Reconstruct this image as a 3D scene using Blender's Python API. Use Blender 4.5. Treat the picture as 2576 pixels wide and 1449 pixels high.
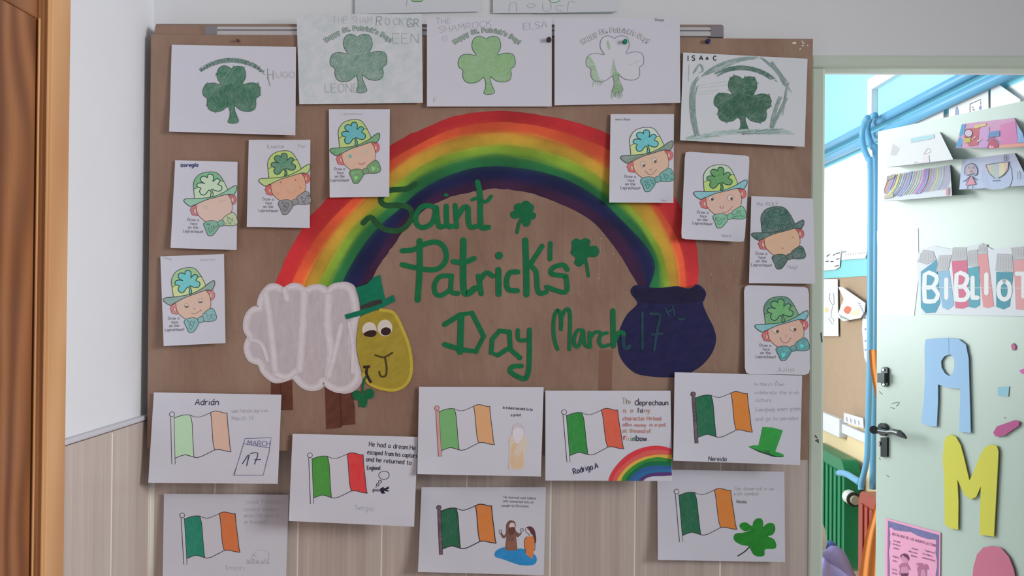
import bpy, math, random
from mathutils import Vector, Matrix

random.seed(7)
for o in list(bpy.data.objects):
    bpy.data.objects.remove(o)
scene = bpy.context.scene
COL = scene.collection
PI = math.pi

# ------------------------------------------------------------------ camera
F = 2397.0
CAM = Vector((0.0, -2.24, 1.5))
CM = (Matrix.Rotation(math.radians(1.5), 4, 'Z') @ Matrix.Rotation(PI / 2 + math.radians(0.5), 4, 'X')
      @ Matrix.Rotation(math.radians(0.5), 4, 'Z'))
cd = bpy.data.cameras.new('camera')
cam = bpy.data.objects.new('camera', cd)
cd.sensor_width = 36.0
cd.lens = 36.0 * F / 2576.0
cd.clip_start = 0.02
cam.matrix_world = Matrix.Translation(CAM) @ CM
COL.objects.link(cam)
scene.camera = cam
vs = scene.view_settings
vs.view_transform = 'Standard'
vs.look = 'None'
vs.gamma = 1.0
vs.exposure = 0.1
vs.use_curve_mapping = False

# ------------------------------------------------------------------ light
world = bpy.data.worlds.new('world')
scene.world = world
world.use_nodes = True
bgn = world.node_tree.nodes['Background']
bgn.inputs[0].default_value = (0.86, 0.93, 1.0, 1)
bgn.inputs[1].default_value = 0.34


def area_light(name, loc, target, sx, sy, power, color, spread=180):
    ld = bpy.data.lights.new(name, 'AREA')
    ld.shape = 'RECTANGLE'
    ld.size = sx
    ld.size_y = sy
    ld.energy = power
    ld.color = color
    ld.spread = math.radians(spread)
    lo = bpy.data.objects.new(name, ld)
    lo.location = loc
    lo.rotation_euler = (Vector(target) - Vector(loc)).to_track_quat('-Z', 'Y').to_euler()
    COL.objects.link(lo)
    return lo


area_light('corridor_window_light', (3.1, -2.5, 2.35), (-1.5, -0.5, 1.3), 1.2, 1.2, 14, (0.97, 0.985, 1.0), 62)
area_light('classroom_window_light', (-1.5, 2.2, 1.95), (1.6, 1.6, 1.5), 2.2, 1.5, 132, (0.93, 0.98, 1.0))


# ------------------------------------------------------------------ mapping helpers
def ray(px, py):
    d = CM.to_3x3() @ Vector(((px - 1288.0) / F, -(py - 724.5) / F, -1.0))
    return d


def W(px, py, t=0.0):
    """point on the plane y = -t seen at this place of the photograph"""
    d = ray(px, py)
    k = (-t - CAM.y) / d.y
    return CAM + d * k


def hitplane(px, py, p0, n):
    d = ray(px, py)
    k = (p0 - CAM).dot(n) / d.dot(n)
    return CAM + d * k


def homog(src, dst):
    import numpy as np
    A = []
    B = []
    for (x, y), (u, v) in zip(src, dst):
        A.append([x, y, 1, 0, 0, 0, -u * x, -u * y]); B.append(u)
        A.append([0, 0, 0, x, y, 1, -v * x, -v * y]); B.append(v)
    h = np.linalg.solve(np.array(A, float), np.array(B, float))

    def f(x, y):
        w = h[6] * x + h[7] * y + 1
        return ((h[0] * x + h[1] * y + h[2]) / w, (h[3] * x + h[4] * y + h[5]) / w)
    return f


UNIT = [(0, 0), (1, 0), (1, 1), (0, 1)]


def crop(x0, y0, s):
    return lambda pts: [(x0 + x / s, y0 + y / s) for x, y in pts]


# ------------------------------------------------------------------ materials
def s2l(c):
    c = c / 255.0
    return c / 12.92 if c <= 0.04045 else ((c + 0.055) / 1.055) ** 2.4


def lin(rgb, k=1.0):
    v = [s2l(c) / k for c in rgb]
    f = min(1.0, 0.9 / max(v))
    return tuple(max(0.002, x * f) for x in v) + (1,)


KB = 0.60      # light that falls on the board: photographed value / own colour
KR = 1.6      # in the bright classroom
MATS = {}


def new_mat(name):
    m = bpy.data.materials.new(name)
    m.use_nodes = True
    nt = m.node_tree
    b = nt.nodes['Principled BSDF']
    return m, nt, b


def _mapping(nt, scale=(1, 1, 1), rot=(0, 0, 0)):
    tc = nt.nodes.new('ShaderNodeTexCoord')
    mp = nt.nodes.new('ShaderNodeMapping')
    mp.inputs['Scale'].default_value = scale
    mp.inputs['Rotation'].default_value = rot
    if any(rot):
        mp.inputs['Rotation'].default_value = (0, 0, 0)
        m0 = nt.nodes.new('ShaderNodeMapping')
        m0.inputs['Rotation'].default_value = rot
        nt.links.new(tc.outputs['Object'], m0.inputs['Vector'])
        nt.links.new(m0.outputs[0], mp.inputs['Vector'])
    else:
        nt.links.new(tc.outputs['Object'], mp.inputs['Vector'])
    return mp


def _noise(nt, mp, scale, detail=4, rough=0.6):
    n = nt.nodes.new('ShaderNodeTexNoise')
    n.inputs['Scale'].default_value = scale
    n.inputs['Detail'].default_value = detail
    n.inputs['Roughness'].default_value = rough
    nt.links.new(mp.outputs[0], n.inputs['Vector'])
    return n


def _ramp(nt, src, p0, p1):
    r = nt.nodes.new('ShaderNodeMapRange')
    r.inputs['From Min'].default_value = p0
    r.inputs['From Max'].default_value = p1
    nt.links.new(src, r.inputs['Value'])
    return r


def _mix(nt, fac, a, b):
    m = nt.nodes.new('ShaderNodeMix')
    m.data_type = 'RGBA'
    if isinstance(fac, (int, float)):
        m.inputs['Factor'].default_value = fac
    else:
        nt.links.new(fac, m.inputs['Factor'])
    for sock, v in ((m.inputs['A'], a), (m.inputs['B'], b)):
        if isinstance(v, tuple):
            sock.default_value = v
        else:
            nt.links.new(v, sock)
    return m.outputs['Result']


def _bump(nt, b, h, strength, dist):
    bp = nt.nodes.new('ShaderNodeBump')
    bp.inputs['Strength'].default_value = strength
    bp.inputs['Distance'].default_value = dist
    nt.links.new(h, bp.inputs['Height'])
    nt.links.new(bp.outputs[0], b.inputs['Normal'])


def mat(rgb, style='ink', k=KB, rough=0.75, amount=0.3, rot=0.6):
    key = (rgb, style, k, rough, amount, rot)
    if key in MATS:
        return MATS[key]
    m, nt, b = new_mat(style + '_%d_%d_%d' % rgb)
    c = lin(rgb, k)
    b.inputs['Roughness'].default_value = rough
    b.inputs['Specular IOR Level'].default_value = 0.25
    if style == 'ink':
        b.inputs['Base Color'].default_value = c
    elif style == 'pencil':         # coloured pencil: strokes that leave paper showing
        mp = _mapping(nt, (90, 90, 520), (0, rot, 0))
        n = _noise(nt, mp, 1.0, 3, 0.65)
        mp2 = _mapping(nt, (40, 40, 40))
        n2 = _noise(nt, mp2, 1.0, 2)
        f = _ramp(nt, n.outputs['Fac'], 0.38, 0.78)
        f2 = _ramp(nt, n2.outputs['Fac'], 0.3, 0.7)
        mu = nt.nodes.new('ShaderNodeMath'); mu.operation = 'MULTIPLY_ADD'
        nt.links.new(f.outputs[0], mu.inputs[0]); mu.inputs[1].default_value = amount
        mu2 = nt.nodes.new('ShaderNodeMath'); mu2.operation = 'MULTIPLY'
        nt.links.new(f2.outputs[0], mu2.inputs[0]); mu2.inputs[1].default_value = amount * 0.5
        nt.links.new(mu2.outputs[0], mu.inputs[2])
        nt.links.new(_mix(nt, mu.outputs[0], c, lin((183, 182, 190), k)), b.inputs['Base Color'])
    elif style == 'paint':          # brushed poster paint
        mp = _mapping(nt, (30, 30, 75), (0, rot, 0))
        n = _noise(nt, mp, 1.0, 5, 0.6)
        f = _ramp(nt, n.outputs['Fac'], 0.3, 0.75)
        d = tuple(x * (1 - 0.35 * amount) for x in c[:3]) + (1,)
        l = tuple(min(0.9, x * (1 + 0.6 * amount) + 0.004) for x in c[:3]) + (1,)
        nt.links.new(_mix(nt, f.outputs[0], d, l), b.inputs['Base Color'])
    elif style == 'plain':
        mp = _mapping(nt, (14, 14, 14))
        n = _noise(nt, mp, 1.0, 5, 0.6)
        d = tuple(x * (1 - 0.2 * amount) for x in c[:3]) + (1,)
        nt.links.new(_mix(nt, n.outputs['Fac'], d, c), b.inputs['Base Color'])
    MATS[key] = m
    return m


def paper_mat(rgb=(182, 181, 190), k=KB, name='paper'):
    key = (name, rgb, k)
    if key in MATS:
        return MATS[key]
    m, nt, b = new_mat(name)
    mp = _mapping(nt, (9, 9, 9))
    n = _noise(nt, mp, 1.0, 6, 0.6)
    c = lin(rgb, k)
    d = tuple(x * 0.94 for x in c[:3]) + (1,)
    nt.links.new(_mix(nt, n.outputs['Fac'], d, c), b.inputs['Base Color'])
    b.inputs['Roughness'].default_value = 0.8
    b.inputs['Specular IOR Level'].default_value = 0.2
    mp2 = _mapping(nt, (25, 25, 25))
    n2 = _noise(nt, mp2, 1.0, 2)
    _bump(nt, b, n2.outputs['Fac'], 0.12, 0.004)
    MATS[key] = m
    return m


def smudge_mat(rgb, amount):       # paper rubbed all over with pencil
    key = ('smudge', rgb, amount)
    if key in MATS:
        return MATS[key]
    m, nt, b = new_mat('smudged_paper')
    mp = _mapping(nt, (22, 22, 30), (0, 0.7, 0))
    n = _noise(nt, mp, 1.0, 8, 0.72)
    f = _ramp(nt, n.outputs['Fac'], 0.42, 0.85)
    c0 = lin((182, 183, 188), KB)
    mu = nt.nodes.new('ShaderNodeMath'); mu.operation = 'MULTIPLY'
    nt.links.new(f.outputs[0], mu.inputs[0]); mu.inputs[1].default_value = amount
    nt.links.new(_mix(nt, mu.outputs[0], c0, lin(rgb, KB)), b.inputs['Base Color'])
    b.inputs['Roughness'].default_value = 0.8
    MATS[key] = m
    return m


def plaster_mat(name, rgb, k, bump=0.12):
    m, nt, b = new_mat(name)
    mp = _mapping(nt, (3, 3, 3))
    n = _noise(nt, mp, 1.0, 6, 0.6)
    c = lin(rgb, k)
    d = tuple(x * 0.93 for x in c[:3]) + (1,)
    nt.links.new(_mix(nt, n.outputs['Fac'], d, c), b.inputs['Base Color'])
    mp2 = _mapping(nt, (120, 120, 120))
    n2 = _noise(nt, mp2, 1.0, 4)
    _bump(nt, b, n2.outputs['Fac'], bump, 0.003)
    b.inputs['Roughness'].default_value = 0.85
    return m


def tile_mat():
    m, nt, b = new_mat('tile_ceramic')
    mp = _mapping(nt, (70, 70, 1.2))
    n = _noise(nt, mp, 1.0, 5, 0.65)
    f = _ramp(nt, n.outputs['Fac'], 0.3, 0.7)
    nt.links.new(_mix(nt, f.outputs[0], lin((152, 137, 130), 0.60), lin((172, 160, 152), 0.60)), b.inputs['Base Color'])
    b.inputs['Roughness'].default_value = 0.35
    b.inputs['Specular IOR Level'].default_value = 0.3
    return m


def wood_mat(name, dark, light, k=0.62, ring=5.0):
    m, nt, b = new_mat(name)
    mp = _mapping(nt, (1, 4.0, 1.5))
    n = _noise(nt, mp, 1.6, 2, 0.45)
    wv = nt.nodes.new('ShaderNodeTexWave')
    wv.wave_type = 'BANDS'
    wv.bands_direction = 'Y'
    wv.wave_profile = 'SIN'
    wv.inputs['Scale'].default_value = ring * 0.22
    wv.inputs['Distortion'].default_value = 15.0
    wv.inputs['Detail'].default_value = 1.5
    wv.inputs['Detail Scale'].default_value = 0.8
    nt.links.new(mp.outputs[0], wv.inputs['Vector'])
    mp2 = _mapping(nt, (220, 220, 5))
    n2 = _noise(nt, mp2, 1.0, 3)
    c1 = _mix(nt, wv.outputs['Fac'], lin(dark, k), lin(light, k))
    f2 = _ramp(nt, n2.outputs['Fac'], 0.35, 0.75)
    mu = nt.nodes.new('ShaderNodeMath'); mu.operation = 'MULTIPLY'
    nt.links.new(f2.outputs[0], mu.inputs[0]); mu.inputs[1].default_value = 0.28
    c2 = _mix(nt, mu.outputs[0], c1, lin(dark, k))
    f3 = _ramp(nt, n.outputs['Fac'], 0.3, 0.75)
    mu3 = nt.nodes.new('ShaderNodeMath'); mu3.operation = 'MULTIPLY'
    nt.links.new(f3.outputs[0], mu3.inputs[0]); mu3.inputs[1].default_value = 0.5
    nt.links.new(_mix(nt, mu3.outputs[0], c2, lin(light, k)), b.inputs['Base Color'])
    b.inputs['Roughness'].default_value = 0.36
    _bump(nt, b, n2.outputs['Fac'], 0.05, 0.002)
    return m


def kraft_mat():
    m, nt, b = new_mat('kraft_paper')
    mp = _mapping(nt, (5, 5, 3))
    n = _noise(nt, mp, 1.0, 6, 0.6)
    f = _ramp(nt, n.outputs['Fac'], 0.3, 0.72)
    c1 = _mix(nt, f.outputs[0], lin((112, 84, 70), KB), lin((132, 108, 93), KB))
    mp3 = _mapping(nt, (160, 160, 7))
    n3 = _noise(nt, mp3, 1.0, 3)
    f3 = _ramp(nt, n3.outputs['Fac'], 0.3, 0.8)
    mu = nt.nodes.new('ShaderNodeMath'); mu.operation = 'MULTIPLY'
    nt.links.new(f3.outputs[0], mu.inputs[0]); mu.inputs[1].default_value = 0.09
    nt.links.new(_mix(nt, mu.outputs[0], c1, lin((170, 146, 128), KB)), b.inputs['Base Color'])
    mp2 = _mapping(nt, (6, 6, 3.4), (0, 0.35, 0))
    n2 = _noise(nt, mp2, 1.0, 4, 0.5)
    _bump(nt, b, n2.outputs['Fac'], 0.7, 0.02)
    b.inputs['Roughness'].default_value = 0.48
    b.inputs['Specular IOR Level'].default_value = 0.35
    return m


def attr_paint_mat():
    m, nt, b = new_mat('rainbow_paint')
    at = nt.nodes.new('ShaderNodeAttribute')
    at.attribute_name = 'Col'
    mp = _mapping(nt, (18, 18, 26))
    n = _noise(nt, mp, 1.0, 6, 0.65)
    f = _ramp(nt, n.outputs['Fac'], 0.25, 0.8)
    hs = nt.nodes.new('ShaderNodeHueSaturation')
    nt.links.new(at.outputs['Color'], hs.inputs['Color'])
    r2 = nt.nodes.new('ShaderNodeMapRange')
    r2.inputs['To Min'].default_value = 0.82
    r2.inputs['To Max'].default_value = 1.2
    nt.links.new(f.outputs[0], r2.inputs['Value'])
    nt.links.new(r2.outputs[0], hs.inputs['Value'])
    nt.links.new(hs.outputs[0], b.inputs['Base Color'])
    b.inputs['Roughness'].default_value = 0.55
    b.inputs['Specular IOR Level'].default_value = 0.25
    return m


def metal_mat(name, rgb, rough=0.35, k=0.7, metallic=0.8):
    m, nt, b = new_mat(name)
    b.inputs['Base Color'].default_value = lin(rgb, k)
    b.inputs['Metallic'].default_value = metallic
    b.inputs['Roughness'].default_value = rough
    return m


# ------------------------------------------------------------------ mesh helpers
class MB:
    def __init__(self):
        self.v = []
        self.f = []
        self.m = []
        self.mats = []
        self.col = []

    def mi(self, m):
        if m not in self.mats:
            self.mats.append(m)
        return self.mats.index(m)

    def poly(self, pts, m):
        n = len(self.v)
        self.v += [Vector(p) for p in pts]
        self.f.append(tuple(range(n, n + len(pts))))
        self.m.append(self.mi(m))

    def box(self, lo, hi, m, bev=0.0):
        x0, y0, z0 = lo
        x1, y1, z1 = hi
        if bev <= 0:
            n = len(self.v)
            self.v += [Vector((x, y, z)) for z in (z0, z1) for y in (y0, y1) for x in (x0, x1)]
            fs = [(0, 2, 3, 1), (4, 5, 7, 6), (0, 1, 5, 4), (2, 6, 7, 3), (0, 4, 6, 2), (1, 3, 7, 5)]
            for f in fs:
                self.f.append(tuple(n + i for i in f))
                self.m.append(self.mi(m))
        else:
            import bmesh
            bm = bmesh.new()
            bmesh.ops.create_cube(bm, size=1.0)
            for vv in bm.verts:
                vv.co = Vector(((x0 + x1) / 2 + vv.co.x * (x1 - x0), (y0 + y1) / 2 + vv.co.y * (y1 - y0),
                                (z0 + z1) / 2 + vv.co.z * (z1 - z0)))
            bmesh.ops.bevel(bm, geom=bm.edges[:], offset=bev, segments=2, affect='EDGES', profile=0.5)
            n = len(self.v)
            bm.verts.index_update()
            self.v += [vv.co.copy() for vv in bm.verts]
            for ff in bm.faces:
                self.f.append(tuple(n + vv.index for vv in ff.verts))
                self.m.append(self.mi(m))
            bm.free()

    def tube(self, pts, r, m, seg=12, cap=True):
        pts = [Vector(p) for p in pts]
        rings = []
        up = None
        for i, p in enumerate(pts):
            a = pts[max(i - 1, 0)]
            c = pts[min(i + 1, len(pts) - 1)]
            d = (c - a).normalized()
            if up is None:
                up = Vector((0, 0, 1)) if abs(d.z) < 0.9 else Vector((1, 0, 0))
            u = (up - d * up.dot(d)).normalized()
            up = u
            w = d.cross(u)
            rr = r[i] if isinstance(r, (list, tuple)) else r
            n = len(self.v)
            self.v += [p + (u * math.cos(2 * PI * k / seg) + w * math.sin(2 * PI * k / seg)) * rr for k in range(seg)]
            rings.append(n)
        for a, c in zip(rings, rings[1:]):
            for k in range(seg):
                k2 = (k + 1) % seg
                self.f.append((a + k, a + k2, c + k2, c + k))
                self.m.append(self.mi(m))
        if cap:
            self.f.append(tuple(rings[0] + k for k in reversed(range(seg))))
            self.m.append(self.mi(m))
            self.f.append(tuple(rings[-1] + k for k in range(seg)))
            self.m.append(self.mi(m))

    def build(self, name, parent=None, origin=None, smooth=False):
        if origin is None:
            if parent is not None:
                origin = parent.matrix_world.translation.copy() if parent.parent is None else Vector(parent['_o'])
            else:
                xs = [p.x for p in self.v]; ys = [p.y for p in self.v]; zs = [p.z for p in self.v]
                origin = Vector(((min(xs) + max(xs)) / 2, (min(ys) + max(ys)) / 2, min(zs)))
        origin = Vector(origin)
        me = bpy.data.meshes.new(name)
        me.from_pydata([tuple(p - origin) for p in self.v], [], self.f)
        for mm in self.mats:
            me.materials.append(mm)
        me.polygons.foreach_set('material_index', self.m)
        if smooth:
            me.polygons.foreach_set('use_smooth', [True] * len(self.f))
        if self.col:
            ca = me.color_attributes.new('Col', 'FLOAT_COLOR', 'POINT')
            for i, c in enumerate(self.col):
                ca.data[i].color = c
        me.update()
        o = bpy.data.objects.new(name, me)
        COL.objects.link(o)
        ORG[o.name] = origin
        if parent is not None:
            o.parent = parent
            o.location = origin - ORG[parent.name]
        else:
            o.location = origin
        return o


ORG = {}
_old_build = MB.build


def _build(self, name, parent=None, origin=None, smooth=False):
    if origin is None and parent is not None:
        origin = ORG[parent.name]
    return _old_build(self, name, parent, origin, smooth)


MB.build = _build


def empty(name, loc):
    o = bpy.data.objects.new(name, None)
    o.empty_display_size = 0.1
    o.location = loc
    COL.objects.link(o)
    ORG[o.name] = Vector(loc)
    return o


def tag(o, label=None, cat=None, group=None, kind=None):
    if label:
        o['label'] = label
    if cat:
        o['category'] = cat
    if group:
        o['group'] = group
    if kind:
        o['kind'] = kind
    return o


def struct(o, label, cat):
    return tag(o, label, cat, None, 'structure')


# ------------------------------------------------------------------ 2-D drawing helpers
def smooth_closed(pts, n=4):
    out = []
    N = len(pts)
    for i in range(N):
        p0, p1, p2, p3 = pts[i - 1], pts[i], pts[(i + 1) % N], pts[(i + 2) % N]
        for k in range(n):
            t = k / n
            out.append(tuple(0.5 * (2 * b + (c - a) * t + (2 * a - 5 * b + 4 * c - d) * t * t + (3 * b - a - 3 * c + d) * t ** 3)
                             for a, b, c, d in zip(p0, p1, p2, p3)))
    return out


def smooth_open(pts, n=4):
    if len(pts) < 3:
        return list(pts)
    P = [pts[0]] + list(pts) + [pts[-1]]
    out = []
    for i in range(1, len(P) - 2):
        p0, p1, p2, p3 = P[i - 1], P[i], P[i + 1], P[i + 2]
        for k in range(n):
            t = k / n
            out.append(tuple(0.5 * (2 * b + (c - a) * t + (2 * a - 5 * b + 4 * c - d) * t * t + (3 * b - a - 3 * c + d) * t ** 3)
                             for a, b, c, d in zip(p0, p1, p2, p3)))
    out.append(pts[-1])
    return out


def circle(cx, cy, rx, ry=None, n=14, rot=0.0):
    ry = rx if ry is None else ry
    return [(cx + rx * math.cos(2 * PI * k / n) * math.cos(rot) - ry * math.sin(2 * PI * k / n) * math.sin(rot),
             cy + rx * math.cos(2 * PI * k / n) * math.sin(rot) + ry * math.sin(2 * PI * k / n) * math.cos(rot)) for k in range(n)]


class Art:
    """flat print on a surface; surf(px, py, off) gives the 3-D point"""
    def __init__(self, surf, tf=None):
        self.mb = MB()
        self.surf = surf
        self.tf = tf or (lambda p: p)
        self.layer = 0
        self.seg = []
        self.unit = 3.4
        self.micro = 0.0

    def off(self):
        return 0.00050 + 0.00003 * self.layer

    def fill(self, pts, m, smooth=True, n=3):
        self.layer += 1
        if smooth:
            pts = smooth_closed(pts, n)
        q = [self.surf(*self.tf(p), self.off()) for p in pts]
        # keep all faces turned to the viewer
        a = sum((pts[i][0] * pts[(i + 1) % len(pts)][1] - pts[(i + 1) % len(pts)][0] * pts[i][1]) for i in range(len(pts)))
        if a > 0:
            q.reverse()
        self.seg.append((len(self.mb.v), len(self.mb.f)))
        self.mb.poly(q, m)
        return self

    def line(self, pts, w, m, closed=False, smooth=True, n=3, caps=True, bump=True, taper=None):
        if bump:
            self.layer += 1
        if smooth and len(pts) > 2:
            pts = smooth_closed(pts, n) if closed else smooth_open(pts, n)
        if closed:
            pts = list(pts) + [pts[0]]
        T = [self.tf(p) for p in pts]
        N = len(T)
        L, R = [], []
        for i in range(N):
            if closed:
                a = T[i - 1] if i > 0 else T[N - 2]
                c = T[i + 1] if i < N - 1 else T[1]
            else:
                a = T[max(0, i - 1)]
                c = T[min(N - 1, i + 1)]
            dx, dy = c[0] - a[0], c[1] - a[1]
            l = math.hypot(dx, dy) or 1.0
            ww = w * 0.5 * (1 if taper is None else taper(i / max(1, N - 1)))
            nx, ny = -dy / l * ww, dx / l * ww
            L.append((T[i][0] + nx, T[i][1] + ny))
            R.append((T[i][0] - nx, T[i][1] - ny))
        self.micro += 2e-6
        o = self.off() + self.micro
        n0 = len(self.mb.v)
        self.seg.append((n0, len(self.mb.f)))
        for a, c in zip(L, R):
            self.mb.v.append(self.surf(a[0], a[1], o))
            self.mb.v.append(self.surf(c[0], c[1], o))
        mi = self.mb.mi(m)
        for i in range(N - 1):
            self.mb.f.append((n0 + 2 * i, n0 + 2 * i + 2, n0 + 2 * i + 3, n0 + 2 * i + 1))
            self.mb.m.append(mi)
        if caps and not closed:
            for p in (T[0], T[-1]):
                q = [self.surf(x, y, o + 0.000001) for x, y in circle(p[0], p[1], w * 0.5, n=8)]
                q.reverse()
                self.mb.poly(q, m)
        return self

    def scribble(self, pts, w, n, m, lw=1.2, wob=0.5):
        """several thin pencil strokes along a path"""
        self.layer += 1
        for _ in range(n):
            o = random.uniform(-.5, .5) * w * 3.2
            t0, t1 = random.uniform(0, .25), random.uniform(.75, 1)
            P = smooth_open(pts, 4)
            P = P[int(t0 * (len(P) - 1)):int(t1 * (len(P) - 1)) + 1]
            if len(P) < 2:
                continue
            Q = []
            for i, p in enumerate(P):
                a, c = P[max(0, i - 1)], P[min(len(P) - 1, i + 1)]
                dx, dy = c[0] - a[0], c[1] - a[1]
                l = math.hypot(dx, dy) or 1
                oo = o * .31 * self.unit + random.uniform(-wob, wob) * self.unit
                Q.append((p[0] - dy / l * oo, p[1] + dx / l * oo))
            self.line(Q, lw * random.uniform(.6, 1.1), m, n=1, bump=False, caps=False)
        return self

    def text(self, s, x, y, h, w, m, ang=0.0, slant=0.0, sx=1.0, jit=0.0, adv=None):
        """hand lettering; x, y baseline start, h cap height, all in drawing units"""
        self.layer += 1
        u = h / 6.0
        ca, sa = math.cos(ang), math.sin(ang)
        cx = 0.0
        for ch in s:
            if ch == ' ':
                cx += 3.0 * sx
                continue
            g = FONT.get(ch) or FONT.get(ch.upper()) or FONT.get(ch.lower())
            if g is None:
                cx += 3
                continue
            strokes, gw = g
            jy = random.uniform(-jit, jit)
            for st in strokes:
                pts = []
                for gx, gy in st:
                    X = (cx + gx * sx + gy * slant) * u
                    Y = -(gy + jy) * u
                    pts.append((x + X * ca - Y * sa, y + X * sa + Y * ca))
                if len(pts) == 1:
                    pts = [pts[0], (pts[0][0] + w * .4, pts[0][1])]
                self.line(pts, w, m, n=2, caps=(w > 2.2), bump=False)
            cx += (gw + 1.3) * sx
        return cx * u

    def arc_text(self, s, cx, cy, R, a0, a1, h, w, m):
        """lettering on an arc, from angle a0 to a1 (degrees, clockwise from straight up)"""
        self.layer += 1
        tot = 0
        for ch in s:
            tot += 3.2 if ch == ' ' else FONT[ch][1] + 1.6
        u = h / 6.0
        c = 0
        for ch in s:
            gw = 1.6 if ch == ' ' else FONT[ch][1]
            if ch != ' ':
                a = math.radians(a0 + (a1 - a0) * (c + gw / 2) / tot)
                ux, uy = math.sin(a), -math.cos(a)
                tx, ty = math.cos(a), math.sin(a)
                for st in FONT[ch][0]:
                    pts = []
                    for gx, gy in st:
                        X = (gx - gw / 2) * u
                        Y = gy * u
                        pts.append((cx + ux * (R + Y) + tx * X, cy + uy * (R + Y) + ty * X))
                    if len(pts) == 1:
                        pts = [pts[0], (pts[0][0] + 1, pts[0][1])]
                    self.line(pts, w, m, n=2, caps=True, bump=False)
            c += gw + 1.6
        return self

    def build(self, name, parent, label=None):
        # strokes that stand far apart become parts of their own
        mb = self.mb
        n = len(self.seg)
        ends = self.seg[1:] + [(len(mb.v), len(mb.f))]
        box = []
        for (v0, f0), (v1, f1) in zip(self.seg, ends):
            vv = mb.v[v0:v1]
            box.append(([min(p[i] for p in vv) for i in range(3)], [max(p[i] for p in vv) for i in range(3)]))
        par = list(range(n))

        def find(i):
            while par[i] != i:
                i = par[i]
            return i
        for i in range(n):
            for j in range(i):
                g = math.sqrt(sum(max(0, box[i][0][q] - box[j][1][q], box[j][0][q] - box[i][1][q]) ** 2 for q in range(3)))
                size = max(max(b[1][q] - b[0][q] for q in range(3)) for b in (box[i], box[j]))
                if g <= max(0.019, 0.45 * size):
                    par[find(i)] = find(j)
        groups = {}
        for i in range(n):
            groups.setdefault(find(i), []).append(i)
        first = None
        for ids in groups.values():
            sub = MB()
            for i in ids:
                (v0, f0), (v1, f1) = self.seg[i], ends[i]
                b = len(sub.v)
                sub.v += mb.v[v0:v1]
                for fi in range(f0, f1):
                    sub.f.append(tuple(q - v0 + b for q in mb.f[fi]))
                    sub.m.append(sub.mi(mb.mats[mb.m[fi]]))
            o = sub.build(name, parent)
            if label:
                o['label'] = label
            first = first or o
        return first


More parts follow.
